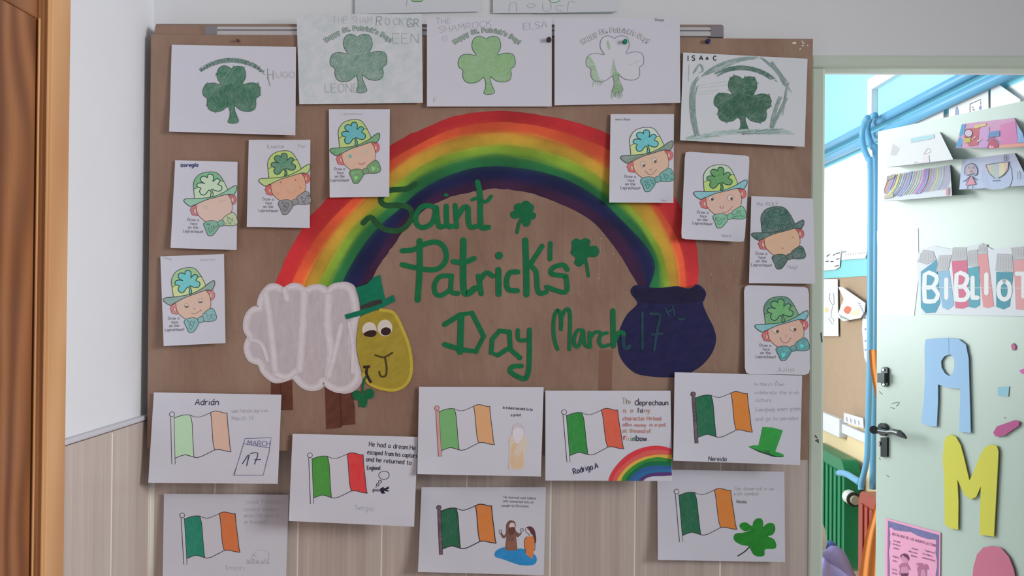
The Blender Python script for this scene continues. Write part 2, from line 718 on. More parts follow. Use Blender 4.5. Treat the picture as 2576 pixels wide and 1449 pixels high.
_F = {
 'A': (4, "0,0 2,6 4,0;.8,2.2 3.2,2.2"), 'B': (3.6, "0,0 0,6 2.4,6 3.3,5 2.2,3.2 0,3.1;2.2,3.1 3.6,1.6 2.6,0 0,0"),
 'C': (4, "4,5 2.6,6 .8,5.2 0,3 .8,.7 2.6,0 4,1"), 'D': (3.8, "0,0 0,6 2,5.8 3.8,4 3.8,2 2,.2 0,0"),
 'E': (3.4, "3.4,6 0,6;0,6 0,0;0,0 3.4,0;0,3.1 2.7,3.1"), 'F': (3.2, "3.2,6 0,6;0,6 0,0;0,3.2 2.5,3.2"),
 'G': (4, "4,5 2.6,6 .8,5.2 0,3 .8,.7 2.6,0 4,.8 4,2.6;4,2.6 2.4,2.6"), 'H': (3.6, "0,0 0,6;3.6,0 3.6,6;0,3.1 3.6,3.1"),
 'I': (1, ".5,0 .5,6"), 'J': (2.6, "2.6,6 2.6,1.4 1.4,0 0,.8"), 'K': (3.6, "0,0 0,6;3.5,6 .1,2.8;1.2,3.6 3.6,0"),
 'L': (3, "0,6 0,0;0,0 3,0"), 'M': (4.6, "0,0 .4,6;.4,6 2.3,2;2.3,2 4.2,6;4.2,6 4.6,0"), 'N': (3.8, "0,0 0,6;0,6 3.8,0;3.8,0 3.8,6"),
 'O': (4.2, "2.1,6 .5,5.1 0,3 .5,.9 2.1,0 3.7,.9 4.2,3 3.7,5.1 2.1,6"), 'P': (3.4, "0,0 0,6;0,6 2.4,5.9 3.4,4.6 2.4,3 0,2.8"),
 'R': (3.6, "0,0 0,6;0,6 2.4,5.9 3.4,4.6 2.4,3.1 0,3;1.4,3 3.6,0"), 'S': (3.4, "3.4,5.2 2,6 .4,5.2 .4,3.8 2.8,2.6 3.3,1.2 2,0 0,.8"),
 'T': (4, "0,6 4,6;2,6 2,0"), 'U': (3.8, "0,6 0,1.6 1.9,0 3.8,1.6 3.8,6"), 'V': (4, "0,6 2,0;2,0 4,6"), 'W': (5, "0,6 1.2,0;1.2,0 2.5,5;2.5,5 3.8,0;3.8,0 5,6"),
 'Y': (3.8, "0,6 2,3;3.8,6 2,3;2,3 2,0"), 'Z': (3.4, "0,6 3.4,6;3.4,6 0,0;0,0 3.4,0"), 'X': (3.6, "0,0 3.6,6;0,6 3.6,0"),
 'a': (3, "2.9,3.2 1.5,4 .2,3 .2,1 1.3,0 2.8,1.2;2.9,4 2.8,1 3.1,0"), 'b': (3, "0,6 0,0;0,1 1.4,0 2.9,1 2.9,3 1.5,4 0,3"),
 'c': (2.8, "2.8,3.3 1.6,4 .3,3.2 .2,1 1.4,0 2.8,.7"), 'd': (3, "3,6 3,0;3,1 1.6,0 .2,1 .2,3 1.6,4 3,3"),
 'e': (2.9, ".2,2 2.8,2.2 2.6,3.5 1.5,4 .4,3.3 .1,1.6 1.2,0 2.8,.6"), 'f': (2.4, "2.4,5.6 1.4,6 1,5 1,0;0,3.8 2.1,3.8"),
 'g': (3, "2.9,3.2 1.5,4 .2,3 .2,1 1.3,.2 2.8,1.2;2.9,4 2.9,-1 1.6,-2 .2,-1.4"), 'h': (2.9, "0,6 0,0;0,2.6 1.5,4 2.8,3 2.9,0"),
 'i': (.8, ".4,4 .4,0;.4,5.5"), 'j': (1.4, "1.2,4 1.2,-1.2 .2,-2;1.2,5.5"), 'k': (2.8, "0,6 0,0;2.6,4 .1,1.6;1,2.4 2.8,0"),
 'l': (.8, ".4,6 .4,0"), 'm': (4.4, "0,4 0,0;0,2.8 1.2,4 2.2,3 2.2,0;2.2,2.8 3.4,4 4.4,3 4.4,0"), 'n': (2.9, "0,4 0,0;0,2.6 1.5,4 2.8,3 2.9,0"),
 'o': (3, "1.5,4 .3,3.2 .1,2 .3,.8 1.5,0 2.7,.8 2.9,2 2.7,3.2 1.5,4"), 'p': (3, "0,4 0,-2;0,3 1.5,4 2.9,3 2.9,1 1.4,0 0,1"),
 'q': (3, "3,4 3,-2;3,3 1.5,4 .2,3 .2,1 1.6,0 3,1"), 'r': (2.2, "0,4 0,0;0,2.4 1,3.8 2.2,3.7"), 's': (2.6, "2.5,3.4 1.4,4 .3,3.2 2.2,1.5 2.4,.6 1.2,0 0,.5"),
 't': (2.4, "1,5.6 1,1 1.6,0 2.4,.4;0,4 2.2,4"), 'u': (2.9, "0,4 .1,1 1.3,0 2.8,1.2;2.9,4 2.9,0"), 'v': (2.8, "0,4 1.4,0;1.4,0 2.8,4"),
 'w': (4, "0,4 1,0;1,0 2,3.4;2,3.4 3,0;3,0 4,4"), 'x': (2.8, "0,0 2.8,4;0,4 2.8,0"), 'y': (2.8, "0,4 1.4,.4;2.8,4 1,-1.4 0,-2"), 'z': (2.6, "0,4 2.6,4;2.6,4 0,0;0,0 2.6,0"),
 '0': (3.6, "1.8,6 .3,4.6 .3,1.4 1.8,0 3.3,1.4 3.3,4.6 1.8,6"), '1': (2, ".2,3.8 1.8,6;1.8,6 1.6,0"), '6': (3.2, "2.6,6 .6,3.6 .2,1.4 1.6,0 3,1.2 2.4,2.9 .4,2.2"),
 '7': (3.4, "0,5.8 3.4,6;3.4,6 1.6,0;.8,3 3,3"), '.': (.6, ".3,.2"), '!': (.8, ".4,6 .4,1.8;.4,.1"), "'": (.6, ".3,6 .2,4.8"), ',': (.6, ".4,.4 .1,-1"),
 'á': (3, "2.9,3.2 1.5,4 .2,3 .2,1 1.3,0 2.8,1.2;2.9,4 2.8,1 3.1,0;1.6,4.8 2.6,6"),
}
FONT = {k: ([[tuple(float(q) for q in p.split(',')) for p in st.split()] for st in s.split(';')], w) for k, (w, s) in _F.items()}


class Sheet:
    """a sheet of paper hung in front of the board: photograph corners TL TR BR BL and its distance from the wall"""
    def __init__(self, name, corners, t_top, t_bot, label, cat='drawing', group=None, m=None, curl=(0, 0, 0, 0), rnd=0.0, bow=0.0, k=KB):
        self.c = corners
        self.h = homog(corners, UNIT)
        self.hi = homog(UNIT, corners)
        self.t0, self.t1 = t_top, t_bot
        self.curl = curl
        self.bow = bow
        mb = MB()
        N = 14
        m = m or paper_mat()
        for j in range(N + 1):
            for i in range(N + 1):
                u, v = i / N, j / N
                px, py = self.hi(u, v)
                if rnd and i in (0, N) and j in (0, N):
                    cx, cy = self.hi(0.5, 0.5)
                    px += (cx - px) * rnd
                    py += (cy - py) * rnd
                mb.v.append(self.P(px, py, 0.0))
        mi = mb.mi(m)
        for j in range(N):
            for i in range(N):
                a = j * (N + 1) + i
                mb.f.append((a, a + N + 1, a + N + 2, a + 1))
                mb.m.append(mi)
        bc = W(*self.hi(0.5, 1.0), t_bot)
        self.o = mb.build(name, origin=bc, smooth=True)
        tag(self.o, label, cat, group)

    def T(self, u, v):
        t = self.t0 + (self.t1 - self.t0) * v + self.bow * 4 * u * (1 - u)
        for (cu, cv), c in zip(UNIT, self.curl):
            if c:
                d = max(0.0, 1 - math.hypot(u - cu, v - cv) / 0.33)
                t += c * d * d
        return t

    def P(self, px, py, off=0.0):
        u, v = self.h(px, py)
        return W(px, py, self.T(u, v) + off)

    def art(self, tf=None):
        return Art(self.P, tf)


INK = mat((52, 46, 54))
GREY = mat((120, 116, 122))
FAINT = mat((166, 163, 168))
NAVY = mat((52, 54, 96))

# ================================================================== ROOM SHELL
TB = 0.008                                   # tile proud of plaster
XS = W(381, 500, 0.0).x                      # plaster of the left wall
ZC = 2.95
ZD = W(700, 1052, TB).z                      # top of the tiled dado
m_wall = plaster_mat('white_plaster', (206, 206, 210), 0.68)
m_wall_b = plaster_mat('white_plaster_back', (208, 208, 210), 0.66)
m_tile = tile_mat()
m_grout = mat((224, 217, 208), 'ink', 0.62)
m_frame = plaster_mat('green_grey_enamel', (176, 186, 172), 0.62, 0.03)
m_frame.node_tree.nodes['Principled BSDF'].inputs['Roughness'].default_value = 0.4

XF0 = W(2034, 600, 0.0).x                    # outer left edge of the door frame
XF1 = W(2071, 600, 0.0).x                    # inner left edge
ZF1 = W(2300, 171, 0.012).z                  # frame opening top (front edge)
ZF0 = W(2300, 138, 0.012).z
XH = 1.47                                    # right side of the opening
TH = 0.10                                    # wall thickness

mb = MB()
mb.box((XS - 0.3, 0, 0), (XF0 + 0.02, TH, ZC), m_wall_b)
mb.box((XF0 + 0.02, 0, ZF0 - 0.02), (XH + 0.03, TH, ZC), m_wall_b)
mb.box((XH + 0.03, 0, 0), (4.2, TH, ZC), m_wall_b)
wb = mb.build('wall_back', origin=(0, 0, 0))
struct(wb, 'white plaster wall behind the display board', 'wall')

# dado on the back wall: grout bed, single tiles
mb = MB()
mb.box((XS, -0.0074, 0), (XF0, 0.0, ZD), m_grout)
gb = mb.build('grout_bed', wb)
jx = [W(p, 1300, TB).x for p in (386, 540, 750, 961, 1174, 1385.5, 1597.5, 1813, 2034)]
g = 0.0017
tiles = 0
TILE_ME = {}


def add_tile(parent, lo, hi):
    key = tuple(round(hi[i] - lo[i], 3) for i in range(3))
    org = Vector(lo)
    if key not in TILE_ME:
        t = MB()
        t.box(lo, hi, m_tile, 0.0012)
        o = t.build('tile', parent, origin=org)
        TILE_ME[key] = o.data
        return o
    o = bpy.data.objects.new('tile', TILE_ME[key])
    COL.objects.link(o)
    o.parent = parent
    o.location = org - ORG[parent.name]
    ORG[o.name] = org
    return o


rows = [(ZD - 0.60, ZD), (ZD - 1.20, ZD - 0.60)]
for i in range(len(jx) - 1):
    for z0, z1 in rows:
        add_tile(wb, (jx[i] + g, -TB, max(0.0, z0 + g)), (jx[i + 1] - g, 0.0, z1 - g))

# left wall with its door opening


def LWy(px, py=724):
    return hitplane(px, py, Vector((XS, 0, 0)), Vector((1, 0, 0)))


y_c0 = hitplane(171, 724, Vector((XS + 0.014, 0, 0)), Vector((1, 0, 0))).y
y_c1 = hitplane(123, 724, Vector((XS + 0.014, 0, 0)), Vector((1, 0, 0))).y
y_s1 = LWy(95).y
z_pt = LWy(40, 12).z                         # top of the door's long panel
mb = MB()
mb.box((XS - 0.12, y_c0 - 0.02, 0), (XS, 0.0, ZC), m_wall)
mb.box((XS - 0.12, -1.50, 2.12), (XS, y_c0 - 0.02, ZC), m_wall)
mb.box((XS - 0.12, -4.5, 0), (XS, -1.50, ZC), m_wall)
wl = mb.build('wall_left', origin=(XS, 0, 0))
struct(wl, 'white plaster wall beside the wooden door', 'wall')
ZL = ZD - 0.004
mb = MB()
mb.box((XS, y_c0, 0), (XS + 0.0096, 0, ZL - 0.004), m_grout)
mb.build('grout_bed', wl)
jy = [-TB, LWy(364, 1300).y, LWy(269, 1300).y, y_c0]
for i in range(3):
    for z0, z1 in ((ZL - 0.6, ZL), (ZL - 1.2, ZL - 0.6)):
        add_tile(wl, (XS, jy[i + 1] + g * 1.5, max(0, z0 + g)), (XS + TB + 0.002, jy[i] - g * 1.5, z1 - g))
mb = MB()
mb.box((XS, y_c0, ZL), (XS + 0.013, -0.0, ZL + 0.012), mat((178, 176, 183), 'ink', 0.68), 0.004)
tr = mb.build('trim_2')
struct(tr, 'pale rounded edging along the top of the left tiles', 'trim')

# floor, ceiling, classroom shell
m_floor = plaster_mat('terrazzo_floor', (200, 192, 186), 0.75, 0.02)
mb = MB()
mb.box((-4.0, -6.0, -0.05), (4.2, 5.2, 0.0), m_floor)
struct(mb.build('floor'), 'grey terrazzo floor of corridor and classroom', 'floor')
mb = MB()
mb.box((-4.0, -3.0, ZC), (4.2, TH, ZC + 0.05), plaster_mat('ceiling_paint', (210, 210, 208), 0.8))
mb.box((-2.2, TH, 3.15), (4.2, 5.2, 3.2), plaster_mat('classroom_ceiling', (214, 226, 238), 0.95))
struct(mb.build('ceiling'), 'white ceiling of corridor and classroom', 'ceiling')

XW = 1.66                                    # classroom wall that carries the pipes
m_cyan = plaster_mat('cyan_paint', (150, 226, 240), 1.0)
m_cream = plaster_mat('cream_paint', (226, 204, 160), 1.1)
m_whitew = plaster_mat('classroom_white', (240, 240, 238), 1.0)


def RW(px, py, off=0.0):
    return hitplane(px, py, Vector((XW - off, 0, 0)), Vector((1, 0, 0)))


zA = RW(2073, 425).z        # cyan above
zB = RW(2073, 690).z        # white wall above, cream below
mb = MB()
mb.box((XW, TH, zA), (XW + 0.1, 5.2, 3.2), m_cyan)
mb.box((XW, TH, zB), (XW + 0.1, 5.2, zA), m_whitew)
mb.box((XW, TH, 0), (XW + 0.1, 5.2, zB), m_cream)
struct(mb.build('wall_right'), 'classroom wall painted cyan, white and cream behind the pipes', 'wall')
mb = MB()
mb.box((-2.2, 5.1, 0), (XW, 5.2, 3.2), m_whitew)
struct(mb.build('wall_far'), 'far white wall of the classroom beyond the doorway', 'wall')
mb = MB()
mb.box((-2.3, TH, 0), (-2.2, 5.2, 3.2), m_whitew)
struct(mb.build('wall_window_side'), 'classroom wall on the daylight side', 'wall')

# door frame (enamelled metal)
mb = MB()
mb.box((XF0, -0.012, 0), (XF1, TH + 0.02, ZF1), m_frame, 0.006)
o1 = MB()
root = empty('trim_1', (XF0, 0, 0))
struct(root, 'grey-green enamelled metal frame around the classroom doorway', 'door frame')
mb.build('jamb', root)
o1.box((XF0, -0.012, ZF1), (XH + 0.045, 0.045, ZF0), m_frame, 0.006)
o1.build('head', root)
o2 = MB()
o2.box((XH, -0.012, 0), (XH + 0.045, TH, ZF1), m_frame, 0.006)
o2.build('jamb', root)
sm = Art(lambda x, y, o: W(x, y, 0.0122 + o))
for a, b in (((2051, 1096), (2055, 1101)), ((2057, 1105), (2059, 1113)), ((2053, 1108), (2056, 1110)), ((2066, 838), (2068, 860))):
    sm.line([a, b], 3.0, mat((70, 72, 70)))
sm.build('paint_chip', root)

# ------------------------------------------------------------------ wooden door in the left wall
m_wood = wood_mat('oak_panel', (98, 56, 30), (142, 92, 56), 0.66, 5)
m_wood2 = wood_mat('oak_light', (172, 122, 80), (196, 150, 104), 0.70, 2)
m_wood3 = wood_mat('oak_mid', (110, 66, 38), (138, 90, 56), 0.66, 3)
dr = empty('door_1', (XS, -1.0, 0))
struct(dr, 'varnished wooden panelled door with a pale casing in the left wall', 'door')
b_ = MB()
b_.box((XS - 0.02, y_c1, 0), (XS + 0.014, y_c0, 2.18), m_wood2, 0.004)
b_.build('casing', dr)
b_ = MB()
b_.box((XS - 0.02, -1.50, 2.10), (XS + 0.014, y_c1, 2.18), m_wood2, 0.004)
b_.build('casing', dr)
b_ = MB()
b_.box((XS - 0.02, -1.50, 0), (XS + 0.014, -1.42, 2.10), m_wood2, 0.004)
b_.build('casing', dr)
b_ = MB()
b_.tube([(XS + 0.008, y_c1 - 0.0025, 0), (XS + 0.008, y_c1 - 0.0025, 2.1)], 0.0028, m_wood2, 8)
b_.build('casing_bead', dr)
b_ = MB()
b_.box((XS - 0.045, y_s1, 0), (XS - 0.003, y_c1, 2.10), m_wood3, 0.002)
b_.build('stile', dr)
b_ = MB()
b_.tube([(XS - 0.002, y_s1 - 0.003, 0), (XS - 0.002, y_s1 - 0.003, z_pt)], 0.0022, m_wood2, 8)
b_.build('panel_moulding', dr)
b_ = MB()
b_.box((XS - 0.05, -1.42, 0), (XS - 0.007, y_s1 - 0.003, z_pt), m_wood, 0.002)
b_.build('panel', dr)
b_ = MB()
b_.box((XS - 0.05, -1.42, z_pt), (XS - 0.006, y_s1, 2.10), m_wood3, 0.004)
b_.build('rail', dr)

# ================================================================== BOARD AND POSTER
TK = 0.060
KQ = [(380, 86), (2045, 98), (2033, 1157), (370, 1128)]
m_alu = metal_mat('aluminium', (186, 182, 184), 0.45, 0.75, 0.4)
m_greyp = mat((112, 108, 112), 'ink', KB, 0.5)
m_cork = mat((134, 112, 96), 'plain', KB, 0.9, 0.6)
bl, br_ = W(392, 66, 0.05), W(1818, 64, 0.05)
zb = W(1100, 1100, 0.05).z
zt = W(1100, 61, 0.05).z
bb = empty('bulletin_board', ((bl.x + br_.x) / 2, -0.02, zb))
tag(bb, 'cork bulletin board with an aluminium rail showing behind the brown paper', 'bulletin board')
mb = MB()
mb.box((bl.x + 0.01, -0.05, zb), (W(2026, 600, 0.05).x, -0.009, W(2000, 106, 0.05).z), m_cork)
mb.build('cork_panel', bb)
mb = MB()
mb.box((bl.x, -0.052, W(2000, 106, 0.05).z), (br_.x, -0.001, zt), mat((128, 112, 102), 'plain', KB, 0.9, 0.8), 0.002)
mb.build('top_edge', bb, None)
mb = MB()
x0, x1 = W(546, 80, 0.056).x, W(1788, 80, 0.056).x
mb.box((x0, -0.0565, W(1100, 75, 0.056).z), (x1, -0.046, W(1100, 67.5, 0.056).z), m_alu, 0.001)
mb.box((x0, -0.054, W(1100, 78, 0.056).z), (x1, -0.046, W(1100, 75, 0.056).z), m_greyp)
mb.box((x0, -0.0565, W(1100, 90, 0.056).z), (x1, -0.046, W(1100, 78, 0.056).z), m_alu, 0.001)
mb.build('rail', bb)
for a, c in ((512, 547), (1787, 1821)):
    mb = MB()
    mb.box((W(a, 80, 0.056).x, -0.0572, W(a, 94, 0.056).z), (W(c, 80, 0.056).x, -0.045, W(a, 65, 0.056).z), m_greyp, 0.002)
    mb.build('corner_cap', bb, None)
mb = MB()
for q in ([(390, 66), (402, 66), (402, 63), (514, 64), (516, 96), (388, 92)],):
    mb.poly([W(x, y, 0.0578) for x, y in reversed(q)], kraft_mat())
mb.build('paper_covering', bb)

m_kraft = kraft_mat()
KS = Sheet('kraft_paper_poster', KQ, TK, TK, "large brown kraft paper poster painted with a rainbow, a sheep, a pot and green lettering", 'poster', None, m_kraft)
KP = KS.P
kr = KS.o

# creases, tape and painted glare flecks on the poster
cr = Art(lambda x, y, o: KP(x, y, o - 0.0004))
m_crease = mat((160, 136, 118), 'plain', KB, 0.4, 0.5)
for pts, w in (([(1168, 268), (1166, 420)], 2.0), ([(1545, 505), (1543, 640)], 3), ([(1360, 738), (1590, 736)], 1.6), ([(620, 730), (700, 728)], 1.6),
               ([(748, 320), (772, 350)], 3), ([(1512, 600), (1506, 700)], 4), ([(1524, 640), (1515, 720)], 2), ([(1790, 690), (1800, 770)], 3),
               ([(1846, 650), (1830, 720)], 3), ([(700, 600), (695, 690)], 3), ([(1012, 330), (1016, 300)], 2), ([(1060, 880), (1056, 960)], 2.4)):
    cr.line(pts, w, m_crease, taper=lambda s: 1 - abs(2 * s - 1) * 0.8)
cr.build('crease', kr)
tp = Art(lambda x, y, o: KP(x, y, o - 0.0004))
m_tape = mat((116, 86, 72), 'plain', KB, 0.3, 0.4)
tp.fill([(1507, 880), (1541, 880), (1539, 985), (1505, 985)], m_tape, False)
tp.build('tape_strip', kr)
fl = Art(KP)
for x, y, r in ((2000, 108, 4), (2018, 106, 4.5), (2020, 115, 3.5), (2012, 123, 3), (2032, 115, 3), (2023, 108, 3)):
    fl.fill([(x + random.uniform(-1, 1) * r + dx * r, y + dy * r * random.uniform(.4, 1.2)) for dx, dy in circle(0, 0, 1, n=7)], mat((205, 190, 176)), False)
fl.build('tape_glare', kr)  # glints on the tape, painted as pale flecks

# ---- rainbow
c7 = crop(660, 260, 2.898)
c8 = crop(1260, 260, 2.898)
B_L = [
 [(92, 1340), (100, 1305), (150, 1180), (230, 1010), (360, 810), (480, 690), (700, 480), (930, 310), (1050, 240), (1200, 170), (1400, 95), (1600, 65), (1735, 57)],
 [(205, 1345), (215, 1310), (290, 1150), (380, 1000), (500, 850), (640, 710), (790, 550), (930, 420), (1100, 320), (1300, 220), (1500, 160), (1735, 135)],
 [(300, 1345), (310, 1310), (390, 1150), (480, 1000), (600, 850), (720, 730), (840, 590), (950, 490), (1100, 385), (1300, 290), (1500, 235), (1735, 213)],
 [(400, 1345), (410, 1310), (490, 1160), (580, 1010), (690, 870), (830, 750), (960, 600), (1150, 460), (1350, 370), (1550, 320), (1735, 300)],
 [(480, 1345), (490, 1310), (570, 1160), (660, 1010), (760, 880), (900, 760), (1050, 600), (1200, 500), (1400, 420), (1600, 380), (1735, 370)],
 [(580, 1330), (590, 1290), (670, 1140), (770, 990), (880, 870), (1000, 770), (1130, 650), (1300, 550), (1500, 480), (1650, 460), (1735, 458)],
 [(705, 1345), (720, 1320), (800, 1170), (900, 1010), (1000, 880), (1110, 770), (1240, 680), (1400, 620), (1550, 580), (1735, 560)],
 [(760, 1345), (810, 1260), (900, 1110), (1000, 970), (1100, 860), (1200, 760), (1350, 690), (1500, 650), (1650, 627), (1735, 622)]]
B_R = [
 [(150, 68), (250, 80), (450, 115), (600, 155), (700, 185), (790, 230), (1000, 380), (1180, 560), (1285, 715), (1320, 780), (1400, 950), (1440, 1130), (1430, 1345)],
 [(150, 148), (250, 160), (450, 210), (650, 280), (790, 345), (980, 530), (1130, 735), (1240, 900), (1300, 1020), (1335, 1150), (1352, 1345)],
 [(150, 224), (250, 238), (450, 300), (600, 370), (780, 470), (940, 600), (1080, 735), (1170, 880), (1230, 1010), (1280, 1150), (1300, 1345)],
 [(150, 314), (250, 330), (450, 390), (600, 460), (760, 570), (930, 735), (1050, 880), (1130, 1000), (1190, 1130), (1235, 1345)],
 [(150, 392), (250, 410), (450, 480), (600, 550), (740, 640), (870, 745), (1000, 880), (1090, 1020), (1150, 1150), (1180, 1345)],
 [(150, 474), (250, 490), (450, 545), (600, 620), (750, 720), (850, 820), (950, 920), (1050, 1030), (1110, 1130), (1122, 1220), (1080, 1345)],
 [(150, 578), (250, 600), (450, 660), (600, 730), (720, 820), (850, 930), (950, 1060), (1010, 1180), (1045, 1280), (1052, 1345)],
 [(150, 640), (300, 680), (450, 740), (600, 815), (700, 890), (800, 1010), (880, 1120), (950, 1240), (1015, 1345)]]


def resample(pts, n):
    pts = smooth_open(pts, 6)
    d = [0]
    for a, b in zip(pts, pts[1:]):
        d.append(d[-1] + math.hypot(b[0] - a[0], b[1] - a[1]))
    out = []
    j = 0
    for i in range(n):
        s = d[-1] * i / (n - 1)
        while j < len(d) - 2 and d[j + 1] < s:
            j += 1
        k = (s - d[j]) / max(1e-9, d[j + 1] - d[j])
        out.append(tuple(a + (b - a) * k for a, b in zip(pts[j], pts[j + 1])))
    return out


BND = [resample(c7(a) + c8(b), 90) for a, b in zip(B_L, B_R)]
BC = [(158, 38, 42), (184, 74, 46), (170, 132, 48), (112, 142, 46), (34, 96, 54), (22, 26, 62), (52, 26, 52)]
BN = ['red_band', 'orange_band', 'yellow_band', 'light_green_band', 'dark_green_band', 'indigo_band', 'purple_band']
m_rb = attr_paint_mat()
rb_lin = [lin(c, KB) for c in BC]
rainbow = None
for b in range(7):
    mb = MB()
    rows_ = 5
    for i in range(90):
        pa, pb = BND[b][i], BND[b + 1][i]
        for r in range(rows_):
            s = r / (rows_ - 1)
            jx_ = random.uniform(-1.3, 1.3) if ((b == 0 and r == 0) or (b == 6 and r == rows_ - 1)) else 0
            x, y = pa[0] + (pb[0] - pa[0]) * s + jx_, pa[1] + (pb[1] - pa[1]) * s + jx_
            mb.v.append(KP(x, y, 0.0003 + 0.00001 * b))
            c = Vector(rb_lin[b][:3])
            e = abs(2 * s - 1) ** 2.5 * 0.5
            o_ = b + (-1 if s < 0.5 else 1)
            if 0 <= o_ < 7 and s != 0.5:
                hard = 0.35 if {b, o_} in ({4, 5}, {0, 1}) else 1.0
                c = c.lerp(Vector(rb_lin[o_][:3]), e * hard)
            vv = 1.0 + 0.15 * math.sin(i * 0.37 + b * 1.7)
            endv = 1.0 + 0.35 * (abs(i - 45) / 45.0) ** 3 * (1 if b < 2 else 0.4)
            mb.col.append((c.x * vv * endv, c.y * vv * endv, c.z * vv * endv, 1))
    mi = mb.mi(m_rb)
    for i in range(89):
        for r in range(rows_ - 1):
            a = i * rows_ + r
            mb.f.append((a, a + 1, a + rows_ + 1, a + rows_))
            mb.m.append(mi)
    if rainbow is None:
        rainbow = mb.build('rainbow', kr)
        rainbow['label'] = 'painted rainbow, outer red band'
    else:
        mb.build(BN[b], rainbow)

# ---- painted sheep
cs = crop(580, 680, 3.45)
BASE = 0.0002


def KL(d):
    return lambda x, y, o: KP(x, y, BASE + d + o)


m_wool = mat((166, 156, 160), 'paint', KB, 0.7, 0.18, 1.5)
m_woolm = mat((176, 168, 172), 'paint', KB, 0.7, 0.2, 0.9)
m_wool2 = mat((186, 178, 182), 'paint', KB, 0.7, 0.12, 0.2)
m_leg = mat((84, 48, 38), 'paint', KB, 0.6, 0.5)
m_leg2 = mat((66, 36, 30), 'paint', KB, 0.6, 0.3)
a = Art(KL(-0.0001))
a.fill(cs([(352, 950), (395, 960), (535, 955), (542, 1213), (350, 1215)]), m_leg, False)
a.line(cs([(435, 975), (440, 1210)]), 3, m_leg2, smooth=False, caps=False)
a.fill(cs([(820, 985), (950, 1040), (1060, 1050), (1080, 1200), (1082, 1335), (1020, 1342), (972, 1345), (960, 1365), (900, 1372), (830, 1380), (826, 1200)]), m_leg, False)
a.line(cs([(948, 1060), (955, 1200), (966, 1350)]), 3.2, m_leg2, caps=False)
legs = a
a = Art(KL(0))
body = [(455, 150), (400, 115), (330, 120), (270, 180), (240, 260), (235, 310), (170, 330), (120, 400), (110, 500), (150, 580), (130, 620), (115, 690), (150, 780),
        (240, 820), (270, 890), (330, 950), (390, 980), (470, 965), (550, 940), (620, 1010), (700, 1050), (790, 1030), (830, 980), (880, 1030), (970, 1070), (1060, 1055),
        (1130, 990), (1145, 920), (1110, 780), (1090, 620), (1110, 470), (1125, 400), (1120, 280), (1090, 160), (1040, 110), (970, 100), (910, 120), (870, 160),
        (800, 125), (730, 120), (660, 150), (600, 115), (530, 110), (480, 140)]
a.fill(cs(body), m_wool, True, 4)
inner = [(470 + (x - 620) * .93 + 140, 585 + (y - 585) * .93) for x, y in body]
a.line(cs(inner), 17, m_woolm, closed=True)
a.line(cs(inner), 7, m_wool2, closed=True)
for pts, w in (([(300, 200), (340, 420), (390, 900)], 9), ([(640, 200), (625, 500), (600, 860)], 10), ([(850, 220), (840, 480), (870, 700), (850, 900)], 11),
               ([(960, 480), (910, 700), (850, 920)], 7), ([(400, 900), (480, 930), (560, 880)], 9), ([(1030, 460), (1060, 650), (1060, 880)], 6),
               ([(170, 600), (270, 640), (320, 780)], 6), ([(470, 170), (490, 250)], 9)):
    a.line(cs(pts), w * 1.9, m_woolm)
    a.line(cs(pts), w * .9, m_wool2)
sheep = a.build('sheep', kr, 'painted white sheep with brown legs')
legs.build('leg', sheep)
a = Art(KL(0.0010))
m_yel = mat((142, 124, 44), 'paint', KB, 0.45, 0.25)
m_yel2 = mat((166, 146, 52), 'paint', KB, 0.45, 0.2)
headp = [(1125, 410), (1200, 370), (1300, 345), (1400, 360), (1450, 420), (1500, 530), (1545, 650), (1570, 800), (1560, 920), (1510, 1000), (1420, 1040),
         (1300, 1025), (1200, 980), (1150, 900), (1110, 770), (1095, 640), (1105, 500)]
a.fill(cs(headp), m_yel, True, 4)
a.line(cs(headp[2:14]), 8, m_yel2)
m_eye = mat((186, 176, 166), 'paint', KB, 0.5, 0.1)
m_dk = mat((48, 30, 28), 'ink', KB, 0.35)
a.fill(cs(circle(1205, 515, 62, 66)), m_eye)
a.fill(cs(circle(1340, 500, 64, 72)), m_eye)
a.fill(cs([(1152, 552), (1195, 525), (1250, 520), (1268, 550), (1235, 578), (1180, 575)]), m_dk)
a.fill(cs(circle(1348, 530, 44, 35, rot=-.15)), m_dk)
m_olive = mat((66, 56, 26), 'ink', KB, 0.35)
a.line(cs([(1255, 735), (1330, 755), (1405, 715)]), 4.6, m_olive)
a.line(cs([(1340, 755), (1355, 850), (1345, 915), (1305, 920), (1290, 880)]), 5, m_olive)
a.line(cs([(1150, 840), (1210, 835)]), 7, m_dk, smooth=False, caps=False)
a.line(cs([(1185, 845), (1180, 900), (1215, 968)]), 7, m_dk)
a.build('sheep_head', sheep)
a = Art(KL(0.0015))
m_hat = mat((10, 98, 72), 'paint', KB, 0.45, 0.3)
m_band = mat((46, 46, 44), 'paint', KB, 0.45, 0.3)
a.fill(cs([(1088, 150), (1180, 120), (1235, 65), (1300, 38), (1315, 120), (1342, 250), (1415, 212), (1432, 268), (1330, 318), (1160, 385), (1005, 425), (992, 385), (1130, 345), (1120, 260)]), m_hat, False)
a.fill(cs([(1125, 312), (1220, 268), (1310, 250), (1320, 285), (1220, 318), (1130, 345)]), m_band, False)
a.build('sheep_hat', sheep)
a = Art(KL(0.0017))
m_sham = mat((16, 88, 54), 'paint', KB, 0.45, 0.25)
a.line(cs([(1172, 925), (1150, 1000), (1148, 1060)]), 4.5, m_sham)
a.fill(cs(circle(1098, 1085, 42, 42)), m_sham)
a.fill(cs(circle(1205, 1072, 42, 45)), m_sham)
a.fill(cs([(1130, 1080), (1180, 1080), (1185, 1160), (1165, 1192), (1145, 1180), (1118, 1185), (1115, 1120)]), m_sham)
a.build('clover_sprig', sheep)

